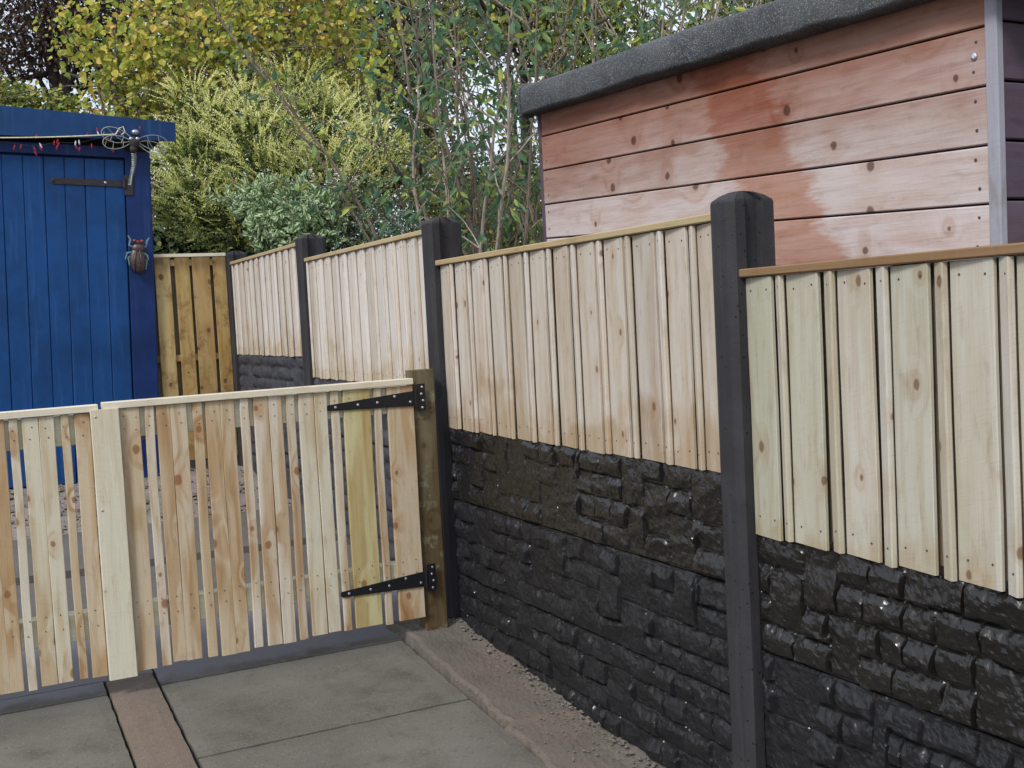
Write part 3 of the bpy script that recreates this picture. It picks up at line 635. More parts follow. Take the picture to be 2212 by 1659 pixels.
def hinge(parent, ztop, zb, xl, xr):
    """black T hinge: tapered strap on the gate, upright plate on the post"""
    org = parent.location; zc = EYE+(ztop+zb)/2
    h = MB(org); y = 4.079; zt2 = zc+.028; zb2 = zc-.032
    tipz = zc-.012
    vs = [(xl, y, tipz-.006), (xl, y, tipz+.007), (xl+.006, y, tipz+.011), (xr, y, zt2), (xr, y, zb2), (xl+.006, y, tipz-.011)]
    vs += [(a, y+.004, c) for a, b, c in vs]; n = 6
    h.add(vs, [(5, 4, 3, 2, 1, 0), tuple(range(6, 12))]+[(i, (i+1) % n, n+(i+1) % n, n+i) for i in range(n)])
    h.box((xr+.006, y-.002, EYE+zb), (xr+.044, y+.003, EYE+ztop)); h.tube([(xr+.002, y-.002, zb2-.004), (xr+.002, y-.002, zt2+.004)], .0055, 8)
    ho = h.build('hinge', M['iron'], parent)
    for q in (.09, .34, .56, .76, .94):
        s = MB(org); zz = tipz+(zc-.002-tipz)*q+((.016 if q == .76 else -.012) if q > .7 else 0); s.disc((xl+(xr-xl)*q, y-.001, zz), (0, -1, 0), .0052, .003, sides=10); s.build('screw', M['zinc'], ho)
    for q, dx in ((.88, .030), (.63, .026), (.38, .032), (.12, .028)):
        s = MB(org); s.disc((xr+dx, y-.0025, EYE+zb+(ztop-zb)*q), (0, -1, 0), .0048, .003, sides=10); s.build('screw', M['zinc'], ho)
ZT, ZB = -.252, -1.178
t = thing('garden_gate', 'slatted pine gate with two black T hinges, hung on the post by the fence', 'gate', (1.03, 4.1, gz(4.1)), 'pair of slatted pine gates')
GR = [(.503, .574, 1), (.590, .621, 0), (.629, .735, 2), (.755, .789, 0), (.800, .905, 2), (.926, .958, 0), (.975, 1.080, 2), (1.097, 1.128, 0), (1.145, 1.254, 2), (1.268, 1.300, 0), (1.318, 1.426, 1), (1.441, 1.470, 0), (1.496, 1.604, 1)]
mb = MB(t.location); slats(mb, [(.462, .502, 1)]+GR, ZT, ZB, tones=[.5, .5, .25, .45, .5, .5, .25, .3, .1, .75, .7, 1., .1, .48]); mb.build('board_panel', [M['gate'], M['nail']], t)
mb = MB(t.location); mb.beam((.452, 4.103, EYE-.241), (1.604, 4.103, EYE-.238), .058, .024, (0, 1, 0), ch=.002, segs=6, wob=.001); mb.build('capping_rail', M['gate_cap'], t)
for z0, z1 in ((-.358, -.256), (-1.045, -.952)):
    mb = MB(t.location); mb.beam((.465, 4.132, EYE+(z0+z1)/2), (1.60, 4.132, EYE+(z0+z1)/2), .062, z1-z0, (0, 1, 0)); mb.build('rail', M['rail'], t)
hinge(t, -.250, -.356, 1.252, 1.610); hinge(t, -.968, -1.076, 1.262, 1.612)
t = thing('garden_gate', 'slatted pine gate without visible hinges, cut off by the left edge', 'gate', (-.1, 4.1, gz(4.1)), 'pair of slatted pine gates')
GL = [(.357, .408, 1), (.313, .340, 0), (.192, .293, 2), (.151, .179, 0), (.040, .138, 2)]
x = .025
while x > -.6: GL += [(x-.030, x, 0), (x-.150, x-.044, 2)]; x -= .165
mb = MB(t.location); slats(mb, GL, ZT-.008, ZB-.004); mb.build('board_panel', [M['gate'], M['nail']], t)
mb = MB(t.location); mb.beam((-.66, 4.103, EYE-.252), (.436, 4.103, EYE-.246), .058, .024, (0, 1, 0), ch=.002, segs=6, wob=.001); mb.build('capping_rail', M['gate_cap'], t)
for z0, z1 in ((-.368, -.266), (-1.050, -.955)):
    mb = MB(t.location); mb.beam((-.65, 4.132, EYE+(z0+z1)/2), (.43, 4.132, EYE+(z0+z1)/2), .062, z1-z0, (0, 1, 0)); mb.build('rail', M['rail'], t)
mb = MB(t.location); mb.beam((.455, 4.073, EYE-1.198), (.455, 4.073, EYE-.251), .094, .018, (1, 0, 0), ch=.002, segs=4, wob=.0008)
cb = mb.build('closing_board', M['gate_closing'], t); cb['label'] = 'wider pale board covering the meeting line of the gates'
for z in (-.275, -.60):
    mb = MB(t.location); mb.disc((.424, 4.0635, EYE+z), (0, -1, 0), .004, .002); mb.build('screw', M['zinc'], cb)
# posts
mb = MB((1.657, 4.14, gz(4.14))); mb.beam((1.659, 4.137, gz(4.14)-.2), (1.657, 4.137, EYE-.197), .096, .072, (1, 0, 0), ch=.004, segs=4, wob=.001)
tag(mb.build('gate_post', M['gpost']), 'square weathered greenish timber gate post carrying the two black hinges', 'gate post')
mb = MB((-.72, 4.14, gz(4.14))); mb.beam((-.72, 4.14, gz(4.14)-.2), (-.72, 4.14, EYE-.197), .096, .08, (1, 0, 0), ch=.004)
tag(mb.build('gate_post', M['gpost']), 'timber gate post beyond the left edge holding the left gate', 'gate post')

# ---------------------------------------------------------------- blue shed
BY = 7.8
bs = thing('blue_shed', 'bright blue painted garden shed with plank door and long strap hinge', 'shed', (.3, BY, gz(BY)), rot=(0, R_(1.9), 0))
BM = bs.matrix_basis.copy(); BI = Matrix.Translation(bs.location)
def bpnt(x, z):                              # undo the small lean: world (x, z camera-relative) -> local coords plus org
    v = Vector((x, BY, EYE+z)); l = (Matrix.Rotation(R_(-1.9), 4, 'Y') @ (v-bs.location)); return l.x, l.z
def bbox(mb, x0, x1, z0, z1, yf, yb, along=2, rid=None):
    (a, b), (c, d) = bpnt((x0+x1)/2, z0), bpnt((x0+x1)/2, z1)
    cx = (a+c)/2; w_ = abs(x1-x0)
    o = MB(); mb.box((cx-w_/2, yf, b), (cx+w_/2, yb, d), rid=rid, along=along)
L0 = MB()
XL = -.75
# body walls behind the frame
mb = MB(); lx, lz = bpnt(1.27, 1.2); xr0 = bpnt(1.25, .3)[0]
mb.box((XL-.3, .035, -.05), (xr0-.012, .06, lz)); mb.box((xr0-.030, .061, -.05), (xr0-.003, 1.9, lz)); mb.box((XL-.3, .061, -.05), (XL-.27, 1.9, lz)); mb.box((XL-.268, 1.87, -.05), (xr0-.031, 1.9, lz))
mb.build('wall', M['blue2'], bs)
mb = MB(); xr = bpnt(1.25, .3)[0]; xd = bpnt(1.09, .3)[0]; zt_ = bpnt(1.2, 1.21)[1]
mb.beam(((xr+xd)/2, .012, -.02), ((xr+xd)/2, .012, zt_), xr-xd, .042, (1, 0, 0), ch=.004, segs=5, wob=.001); mb.build('door_frame', M['blue2'], bs)
mb = MB(); zd = bpnt(.8, 1.172)[1]
mb.beam((XL-.3, .014, (zd+zt_+.0)/2+.02), (xd-.001, .014, (zd+zt_)/2+.02), .038, zt_-zd+.02, (0, 1, 0), ch=.003); mb.build('lintel', M['blue2'], bs)
# door of vertical boards
door = MB(); x = xd-.006; 
while x > XL:
    door.beam((x-.0615, .018, .02), (x-.0615, .018, zd-.006+random.uniform(-.001, .001)), .121, .02, (1, 0, 0), ch=.0045, segs=4, wob=.0008); x -= .1235
dr = door.build('door', M['blue'], bs)
def strap(zc, nm='hinge'):
    h = MB(); a, z = bpnt(.655, zc); b, _ = bpnt(1.09, zc)
    h.beam((a+.012, .004, z+.004), (b+.03, .004, z), .005, .042, (0, 1, 0)); h.disc((a+.014, .007, z+.004), (0, -1, 0), .021, .006, sides=14)
    h.box((b+.012, -.016, z-.075), (b+.068, -.009, z+.055)); h.tube([(b+.012, -.014, z-.03), (b+.012, -.014, z+.03)], .011, 8)
    ho = h.build(nm, M['rust'], dr)
    for dx in (.01, .33):
        s = MB(); s.ball((a+dx, 0, z+.003), (.010 if dx > .1 else .006, .006, .010 if dx > .1 else .006)); s.build('bolt', M['steel'] if dx > .1 else M['rust'], ho)
strap(1.016); strap(-.62)
# roof with deep fascia
mb = MB(); a, za = bpnt(1.442, 1.332); 
fv = [(XL-.5, za-.105), (a, za-.056), (a, za+.068), (XL-.5, za+.150)]
mb.add([(x, -.0875, z) for x, z in fv]+[(x, -.0625, z) for x, z in fv], [(0, 1, 2, 3), (7, 6, 5, 4), (0, 4, 5, 1), (1, 5, 6, 2), (2, 6, 7, 3), (3, 7, 4, 0)])
fa = mb.build('fascia', M['blue3'], bs)
mb = MB(); mb.beam((XL-.5, 1.0, za+.120), (a-.005, 1.0, za+.047), 2.12, .02, (0, 1, 0)); mb.build('roof', M['felt'], bs)

# ---------------------------------------------------------------- ornaments on the blue shed
def o_pt(px, py, dy=0): return at(px, py, 1)
def P_(px, py, yw=7.70):                     # point at world distance yw along the garden, in line with the photo
    v = at(px, py, 1)-Vector((0, 0, EYE)); return Vector((v.x*yw/v.y, yw, v.z*yw/v.y+EYE))
df = thing('dragonfly_ornament', 'metal dragonfly ornament with wire wings and coiled tail at the shed corner', 'ornament', P_(290, 300))
mb = MB(df.location); c = P_(290, 308, 7.690); mb.ball(c, (.036, .026, .040)); c2 = P_(288, 322, 7.69); mb.ball(c2, (.024, .02, .030)); mb.build('body', M['rust'], df, smooth=True)
mb = MB(df.location); mb.ball(P_(292, 286, 7.69), (.026, .022, .020)); mb.build('head', M['steel'], df, smooth=True)
for px in (283, 297):
    mb = MB(df.location); mb.ball(P_(px, 300, 7.672), (.014, .010, .013)); mb.build('eye', M['steel'], df, smooth=True)
def wing(tip, base, wid, n=26, bend=0):
    pts = []; a, b = P_(*base, 7.685), P_(*tip, 7.69+bend); ax = b-a; pr = Vector((-ax.z, 0, ax.x)).normalized()
    for k in range(n+1):
        t = k/n*2*math.pi; q = (1-math.cos(t))/2; s = math.sin(t)*wid*(q**.3)*.95
        pts.append(a+ax*q+pr*s)
    return pts
for tip, base, wd in (((219, 284), (286, 302), .060), ((222, 308), (284, 306), .055), ((362, 312), (296, 303), .062), ((356, 328), (297, 308), .050)):
    mb = MB(df.location); ps = wing(tip, base, wd); mb.tube(ps, .0027, 5, cap=False)
    for q in (5, 8, 11): mb.tube([ps[q], (ps[q]+ps[26-q])/2+Vector((.01, 0, .004)), ps[26-q-2]], .002, 4)
    mb.build('wing', M['wire'], df)
mb = MB(df.location); pts = []; 
for k in range(150):
    q = k/149; ctr = P_(288-6*q**2+2*math.sin(q*5), 326+74*q, 7.695+.02*q); an = q*2*math.pi*17; rr = .017*(1-.45*q)
    pts.append(ctr+Vector((math.cos(an)*rr, math.sin(an)*rr*.8, 0)))
mb.tube(pts, .003, 5); mb.tube([P_(288-6*q**2, 326+74*q, 7.70) for q in (0, .3, .6, 1)], .004, 5); mb.build('tail', M['wire'], df)

bt = thing('beetle_ornament', 'bronze beetle ornament with red eyes fixed to the blue door frame', 'ornament', P_(298, 560, 7.76))
mb = MB(bt.location); mb.ball(P_(298, 562, 7.755), (.052, .030, .088), nu=18, nv=12); mb.ball(P_(299, 536, 7.752), (.043, .026, .034), nu=16, nv=10)
for q in (-.02, .02): mb.tube([P_(298, 540, 7.727)+Vector((q*.5, 0, 0)), P_(298, 565, 7.722)+Vector((q*1.2, 0, 0)), P_(297, 590, 7.742)+Vector((q*.6, 0, 0))], .004, 5)
mb.build('body', M['beetle'], bt, smooth=True)
mb = MB(bt.location); mb.ball(P_(299, 524, 7.750), (.026, .02, .018)); mb.build('head', M['beetle'], bt, smooth=True)
for px in (290.5, 306.5):
    mb = MB(bt.location); mb.ball(P_(px, 520+(1 if px > 300 else 0), 7.735), .0105); mb.build('eye', M['red'], bt, smooth=True)
for leg in ([(288, 534), (279, 530), (282, 518), (276, 508)], [(310, 537), (316, 531), (317, 522), (322, 514)], [(286, 545), (275, 546), (271, 560)], [(311, 547), (318, 552), (321, 562)], [(286, 554), (277, 556), (280, 573)], [(311, 556), (317, 564), (315, 582)]):
    mb = MB(bt.location); mb.tube([P_(a, b, 7.755) for a, b in leg], [.007]*(len(leg)-1)+[.004], 6); mb.build('leg', M['verdigris'], bt)

mb = MB(P_(100, 296, 7.68)); pts = [P_(-120+x*10, 299-.02*x*10*.9-3.0*math.sin(math.pi*x/37), 7.69) for x in range(37)]
pts = [P_(x, 297.5-(x*x)/250*.030, 7.69) for x in range(-200, 251, 10)]; pts += [P_(258, 277, 7.69), P_(266, 274, 7.69), P_(270, 285, 7.69), P_(262, 292, 7.69)]
mb.tube(pts, .0042, 6); tag(mb.build('cord', M['rope']), 'cream cord stretched across the blue shed fascia to the dragonfly', 'cord')
sl = thing('string_light', 'thin wire of small red and clear bulbs drooping over the blue shed door', 'string light', P_(100, 315, 7.70))
hang = [(-60, 312), (0, 307), (30, 310), (60, 314), (90, 314), (120, 307), (150, 309), (180, 306), (210, 300), (240, 290), (262, 282)]
mb = MB(sl.location); mb.tube([P_(a, b, 7.703) for a, b in hang], .0016, 4); mb.build('wire', M['dkcable'], sl)
for (a, b, m) in [(31, 318, 'red'), (45, 317, 'red'), (75, 322, 'red'), (77, 331, 'red'), (88, 314, 'clear'), (88, 320, 'red'), (117, 308, 'red'), (124, 305, 'red'), (126, 312, 'red'), (123, 318, 'red'), (163, 309, 'clear'), (165, 318, 'red'), (172, 322, 'red'), (198, 315, 'red'), (171, 307, 'clear'), (210, 280, 'red'), (188, 292, 'red'), (78, 295, 'red'), (243, 324, 'red'), (212, 288, 'clear'), (230, 303, 'red'), (302, 277, 'red')]:
    s = MB(sl.location); p = P_(a, b, 7.697); d = Vector((random.uniform(-.008, .008), 0, -.015)); s.tube([p-d, p, p+d], [.002, .0055, .003], 6); s.build('bulb', M[m], sl)

# ---------------------------------------------------------------- brown shed
ST = .047
bz = gz(2.2)-.15
BO = Vector((2.2, 1.84, 0))
br = thing('brown_shed', 'red-brown timber shed with bleached lower planks and grey felt roof behind the fence', 'shed', BO)
mb = MB(); zl = .616-.136*12+EYE; zz = EYE+.616+.1365-.004   # local: y from 0 (near corner) to 2.165 (far corner), planks .1365 high
k = 0; top_ = EYE+.74
while zz > .3:
    h = .1365 if k else .1365
    mb.beam((0, 2.165, zz-h/2), (0, 0.0, zz-h/2), .020, h-.0055, (1, 0, 0), ch=.0025, segs=10, wob=.0008); zz -= h; k += 1
for yy in (.03, 2.13):
    zk = EYE+.58
    while zk > 1.2: mb.disc((-.0105, yy+random.uniform(-.006, .006), zk), (-1, 0, 0), .0042, .0015, m=1, sides=6); zk -= .068
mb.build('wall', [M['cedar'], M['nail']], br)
mb = MB(); mb.box((.012, .02, .25), (.03, 2.15, EYE+.80)); mb.box((.031, 2.13, .25), (1.75, 2.155, EYE+.80)); mb.box((1.751, 0.02, .25), (1.77, 2.155, EYE+.80)); mb.build('inner_frame', M['shed_dark'], br)
mb = MB(); zz = EYE+.62+.1365
while zz > .3:
    mb.beam((1.76, -.020, zz-.068), (.0125, -.020, zz-.068), .020, .1365-.006, (0, 1, 0), ch=.0035, segs=4); zz -= .1365
fwall = mb.build('front_wall', M['shed_dark'], br); fwall['label'] = 'dark purple-brown planked end wall'
mb = MB(); mb.beam((-.001, -.016, .25), (-.001, -.016, EYE+.745), .026, .034, (1, 0, 0), ch=.004, segs=5, wob=.0006); mb.build('corner_trim', M['trim'], br)
mb = MB(); mb.disc((-.0125, .030, EYE+.548), (-1, 0, 0), .0085, .004, sides=12); mb.build('cover_cap', M['zinc'], br)
mb = MB(); mb.box((-.013, 2.16, .25), (.025, 2.185, EYE+.71), ); mb.build('corner_trim', M['shed_dark'], br)
# felt roof: folded felt over a thick board
def roof():
    L0_, L1 = -.22, 2.197; n = 60; pr = []
    V = []; prof = [(.30, .0), (.02, -.002), (-.020, .0), (-.032, .003), (-.036, .012), (-.037, .060), (-.036, .094), (-.030, .106), (-.016, .114), (.03, .119), (.5, .122), (1.0, .124), (1.9, .12), (1.9, .0)]
    r = random.Random(4); N = len(prof); lowj = 0
    for j in range(n+1):
        y = L0_+(L1-L0_)*j/n; lowj = .8*lowj+r.uniform(-.003, .003); wv = .0035*math.sin(y*9)+.002*math.sin(y*23)
        zb = EYE+.703+.0
        for i, (a, b) in enumerate(prof):
            dx = wv*(.5 if i > 6 else 1) if a < .3 else 0; V.append((-.045+a+dx, y, zb+b+(lowj if i in (2, 3, 4) else 0)+.003*math.sin(y*5+i)*(i in (7, 8, 9))))
    F = [(j*N+i, j*N+(i+1) % N, (j+1)*N+(i+1) % N, (j+1)*N+i) for j in range(n) for i in range(N)]
    o = npmesh('roof', V, F, M['felt'], br, smooth=True)
    caps = MB(); 
    e = [V[n*N+i] for i in range(N)]; caps.add(e, [tuple(range(N))]); nr = MB(); e = [V[i] for i in range(N)]; nr.add(e, [tuple(range(N))]); nr.build('roof_edge', M['felt'], br)
    caps.tube([(a-.002, b+.006, c) for a, b, c in [V[n*N+i] for i in range(1, 11)]], .009, 6)
    caps.build('roof_edge', M['felt'], br)
roof()
for o in br.children:                          # the shed sits on the rising ground: its boards climb with it, its corners stay upright
    for v in o.data.vertices: v.co.z += ST*v.co.y

# ---------------------------------------------------------------- vegetation
def leaf_mesh(name, mat, parent, P, D, Nrm, Lr, Wr, col, fold=.25, org=None, pts=6):
    """P base points, D directions, Nrm approximate normals; 6-vertex folded leaves (2 quads)"""
    P = np.asarray(P); n = len(P); D = D/np.linalg.norm(D, axis=1, keepdims=True)
    S = np.cross(D, Nrm); S /= np.linalg.norm(S, axis=1, keepdims=True)+1e-9; Nn = np.cross(S, D)
    L = Lr[:, None]; Wd = Wr[:, None]
    a = P; f = P+D*L; m1 = P+D*L*.3; 
    l1 = P+D*L*.30-S*Wd*.5+Nn*Wd*fold; l2 = P+D*L*.72-S*Wd*.42+Nn*Wd*fold
    r1 = P+D*L*.30+S*Wd*.5+Nn*Wd*fold; r2 = P+D*L*.72+S*Wd*.42+Nn*Wd*fold
    V = np.stack([a, l1, l2, f, r2, r1], 1).reshape(-1, 3)
    if org is not None: V = V-np.array(org)
    b = np.arange(n)[:, None]*6; F = np.concatenate([b+np.array([[0, 3, 2, 1]]), b+np.array([[0, 5, 4, 3]])], 0)
    lc = np.zeros((n, 6, 3)); lc[:, :, 0] = np.clip(col, 0, 1)[:, None]; lc[:, [1, 2, 4, 5], 1] = 1; lc[:, [0, 3], 1] = .25; lc[:, :, 2] = rng.random(n)[:, None]
    return npmesh(name, V, F, mat, parent, {'lc': lc.reshape(-1, 3)})
def rand_dir(n):
    v = rng.normal(size=(n, 3)); return v/np.linalg.norm(v, axis=1, keepdims=True)
def in_lobes(lobes, n, shell=.5):
    """points in the outer part of random ellipsoid lobes (c, r)"""
    vol = np.array([l[1]**2 for l in lobes]); k = rng.choice(len(lobes), n, p=vol/vol.sum())
    c = np.array([list(l[0]) for l in lobes])[k]; r = np.array([l[1] for l in lobes])[k]
    d = rand_dir(n); rad = r*(shell+(1-shell)*rng.random(n)**.6); rad *= 1+.18*np.sin(d[:, 0]*7+k)*np.sin(d[:, 2]*8+k*2)
    return c+d*rad[:, None]*np.array([1, 1, .85]), d, k
def clumped(lobes, n, per, spread, shell=.4):
    P, d, k = in_lobes(lobes, max(1, n//per), shell); P = np.repeat(P, per, 0); d = np.repeat(d, per, 0)
    return P+rng.normal(size=P.shape)*spread, d
def limb(mb, p, d, L, r, depth, ends, spread=.6, upb=.25, kids=3, sides=6, bend=.25):
    pts = [Vector(p)]; rad = [r]; dd = Vector(d).normalized(); n = 6
    for k in range(n):
        dd = (dd+Vector((random.gauss(0, bend), random.gauss(0, bend), random.gauss(0, bend)*.6+upb*.1))*.35).normalized()
        pts.append(pts[-1]+dd*L/n); rad.append(r*(1-.62*(k+1)/n))
    mb.tube(pts, rad, sides if r > .01 else 4)
    if depth == 0: ends.append(pts[-1]); return
    for q in range(kids):
        j = random.randint(2, n); e = Vector((random.gauss(0, 1), random.gauss(0, 1), random.gauss(0, .6)+upb)).normalized()
        limb(mb, pts[j], (dd*(1-spread)+e*spread), L*random.uniform(.45, .7), rad[j]*.62, depth-1, ends, spread, upb, kids, sides, bend)
    ends.append(pts[-1])
def zero(p): return Vector((p.x, p.y, gz(p.y)))
def tree(name, label, cat, lobes, leafn, mat, barkm, trunk_r, size, per=6, spread=.10, group=None, base=None, stems=1, shell=.35, colf=None, down=.3, kids=3, depth=2, ratio=.7, stemh=None):
    L = [(at(px, py, d), r) for px, py, d, r in lobes]
    cen = sum((l[0] for l in L), Vector())/len(L); base = zero(cen) if base is None else base
    t = thing(name, label, cat, base, group)
    mb = MB(base); ends = []
    for s_i in range(stems):
        a = random.uniform(0, 6.28); b0 = base+Vector((math.cos(a), math.sin(a), 0))*(.05*stems if stems > 1 else 0); b0.z -= .1
        tgt = random.choice(L)[0] if stems > 1 else cen; h = (tgt-b0).length
        pts = [b0]; n = 8; off = Vector((random.uniform(-.15, .15), random.uniform(-.15, .15), 0))
        for k in range(1, n+1): q = k/n; pts.append(b0.lerp(tgt, q)+off*math.sin(q*3.14)+Vector((random.gauss(0, .02), random.gauss(0, .02), 0)))
        mb.tube(pts, [trunk_r*(1-.6*k/n) for k in range(n+1)], 8)
        for l in (L if stems == 1 else random.sample(L, min(3, len(L)))):
            j = random.randint(n//2, n-1); v = l[0]-pts[j]; limb(mb, pts[j], v, v.length*1.15+.05, trunk_r*.4*(1-.4*j/n), depth, ends, kids=kids)
    mb.build('trunk', barkm, t)
    P, d = clumped(L, leafn, per, spread, shell); n = len(P)
    D = rand_dir(n)+d*.5-np.array([0, 0, down]); N = d*.8+rand_dir(n)*.8+np.array([-.15, -.3, .55])
    sz = size*rng.uniform(.4, 1.3, n); col = rng.random(n) if colf is None else colf(P, d, n)
    leaf_mesh('crown', mat, t, P, D, N, sz, sz*ratio, col, org=base)
    return t

# hazel: big yellowing tree behind the blue shed
def hzcol(P, d, n): return np.clip(rng.beta(2, 2.2, n)*.95+.12*d[:, 2], 0, 1)
tree('hazel_tree', 'large hazel tree with round yellow and green autumn leaves behind the blue shed', 'tree',
     [(250, 60, 11.6, .60), (330, 160, 11.5, .60), (420, 60, 11.6, .75), (520, 120, 11.4, .65), (620, 60, 11.5, .75), (470, 200, 11.7, .55), (300, 210, 11.5, .45), (240, 150, 11.3, .40), (190, 75, 11.3, .30), (720, 130, 11.6, .55), (560, -40, 11.8, .8), (380, -80, 11.8, .8), (700, -20, 11.8, .7), (800, 60, 11.9, .5), (230, 240, 11.1, .25), (780, 190, 11.7, .45), (410, 270, 11.8, .4), (350, 290, 11.6, .3)],
     8200, M['hazel'], M['bark'], .07, .070, per=5, spread=.085, stems=7, colf=hzcol, ratio=.92, shell=.3, kids=4, base=zero(at(450, 300, 12)))

tree('dark_fill_shrub', 'dark leaved filler shrub added to deepen the shade between the blue shed and the yellow end panel', 'shrub',  # added dark foliage, stands in for the deep shade in this hollow
     [(380, 500, 11.5, .4), (460, 520, 11.5, .4), (350, 420, 11.8, .35), (540, 520, 11.5, .45), (420, 440, 11.6, .4), (600, 560, 11.2, .4), (370, 560, 11.5, .4)], 5000, M['dkgreen'], M['bark_dark'], .03, .09, per=5, spread=.08, stems=5, base=zero(at(450, 540, 11.5)), shell=.1)
# golden conifer: arching sprays
def conifer():
    lob = [(410, 225, 9.8, .20), (455, 270, 9.8, .22), (530, 240, 10, .24), (640, 215, 10, .28), (590, 260, 10, .26), (700, 285, 9.9, .34), (800, 330, 9.8, .30), (560, 330, 9.7, .38), (440, 360, 9.7, .32), (600, 420, 9.6, .42), (720, 410, 9.6, .42), (820, 400, 9.7, .30), (420, 450, 9.6, .30), (500, 480, 9.6, .30), (400, 330, 9.9, .22), (770, 250, 10.1, .22), (860, 360, 9.8, .18)]
    L = [(at(a, b, c), r) for a, b, c, r in lob]; base = zero(at(600, 500, 10))
    t = thing('golden_conifer', 'feathery golden-green conifer bush behind the far end of the fence', 'conifer', base)
    mb = MB(base)
    for c, r in L:
        mid = base.lerp(c, .5)+Vector((random.uniform(-.1, .1), 0, .1)); mb.tube([base+Vector((random.uniform(-.1, .1), random.uniform(-.1, .1), -.1)), mid, c], [.035, .02, .008], 6)
    mb.build('trunk', M['bark_dark'], t)
    ns = 2500; P, d, k = in_lobes(L, ns, .80); lb = rng.uniform(-.22, .12, len(L))
    Ps, Ds, Ns, Ls, Cs = [], [], [], [], []
    for i in range(ns):
        ax = d[i]*.75+np.array([0, 0, .75])+rng.normal(0, .25, 3); ax /= np.linalg.norm(ax); Lh = rng.uniform(.12, .32); m = 24
        sag = np.array([d[i][0], d[i][1], -.45])*Lh*.5
        side = np.cross(ax, rand_dir(1)[0]); side /= np.linalg.norm(side)+1e-9; top = (d[i][2]+1)/2; b_ = rng.uniform(-.12, .12)
        q = (np.arange(m)+rng.random(m)*.5)/m
        pts = P[i]+ax*Lh*q[:, None]+sag*(q**2)[:, None]; sg = np.where(np.arange(m) % 2, 1, -1)[:, None]
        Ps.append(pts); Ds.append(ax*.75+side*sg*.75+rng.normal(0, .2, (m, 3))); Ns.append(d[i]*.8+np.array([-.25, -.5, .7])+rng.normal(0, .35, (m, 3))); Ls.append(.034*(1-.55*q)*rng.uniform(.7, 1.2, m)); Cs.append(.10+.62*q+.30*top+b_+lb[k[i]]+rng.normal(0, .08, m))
    Ps, Ds, Ns, Ls, Cs = map(np.concatenate, (Ps, Ds, Ns, Ls, Cs))
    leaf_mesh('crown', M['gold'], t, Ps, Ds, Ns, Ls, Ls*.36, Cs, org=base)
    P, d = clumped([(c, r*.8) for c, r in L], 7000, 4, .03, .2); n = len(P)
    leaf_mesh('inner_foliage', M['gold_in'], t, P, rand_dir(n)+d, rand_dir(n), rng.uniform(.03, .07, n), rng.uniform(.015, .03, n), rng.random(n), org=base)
conifer()

tree('variegated_shrub', 'shrub with cream-edged pale green leaves above the far fence panels', 'shrub',
     [(600, 440, 8.9, .22), (560, 470, 8.8, .20), (640, 480, 8.7, .22), (690, 450, 8.8, .20), (620, 520, 8.6, .18), (700, 500, 8.7, .18), (520, 440, 9.0, .12), (490, 425, 9.0, .06), (465, 418, 9.0, .04), (740, 415, 8.9, .08), (540, 410, 8.9, .07), (585, 400, 8.9, .06), (580, 505, 8.7, .16), (650, 425, 8.9, .14)],
     3800, M['varieg'], M['bark'], .018, .060, per=9, spread=.030, stems=5, ratio=.5, down=-.3, shell=.45, base=zero(at(620, 520, 8.9)))
tree('cotoneaster_shrub', 'dense dark shrub of tiny glossy leaves between the two middle concrete posts', 'shrub',
     [(760, 480, 9.0, .30), (830, 500, 8.9, .28), (720, 520, 8.9, .25), (880, 520, 8.8, .22), (780, 540, 8.7, .25), (860, 460, 9.1, .2)],
     9000, M['coton'], M['bark_dark'], .018, .022, per=6, spread=.03, stems=6, ratio=.55, shell=.3, base=zero(at(800, 520, 9)))

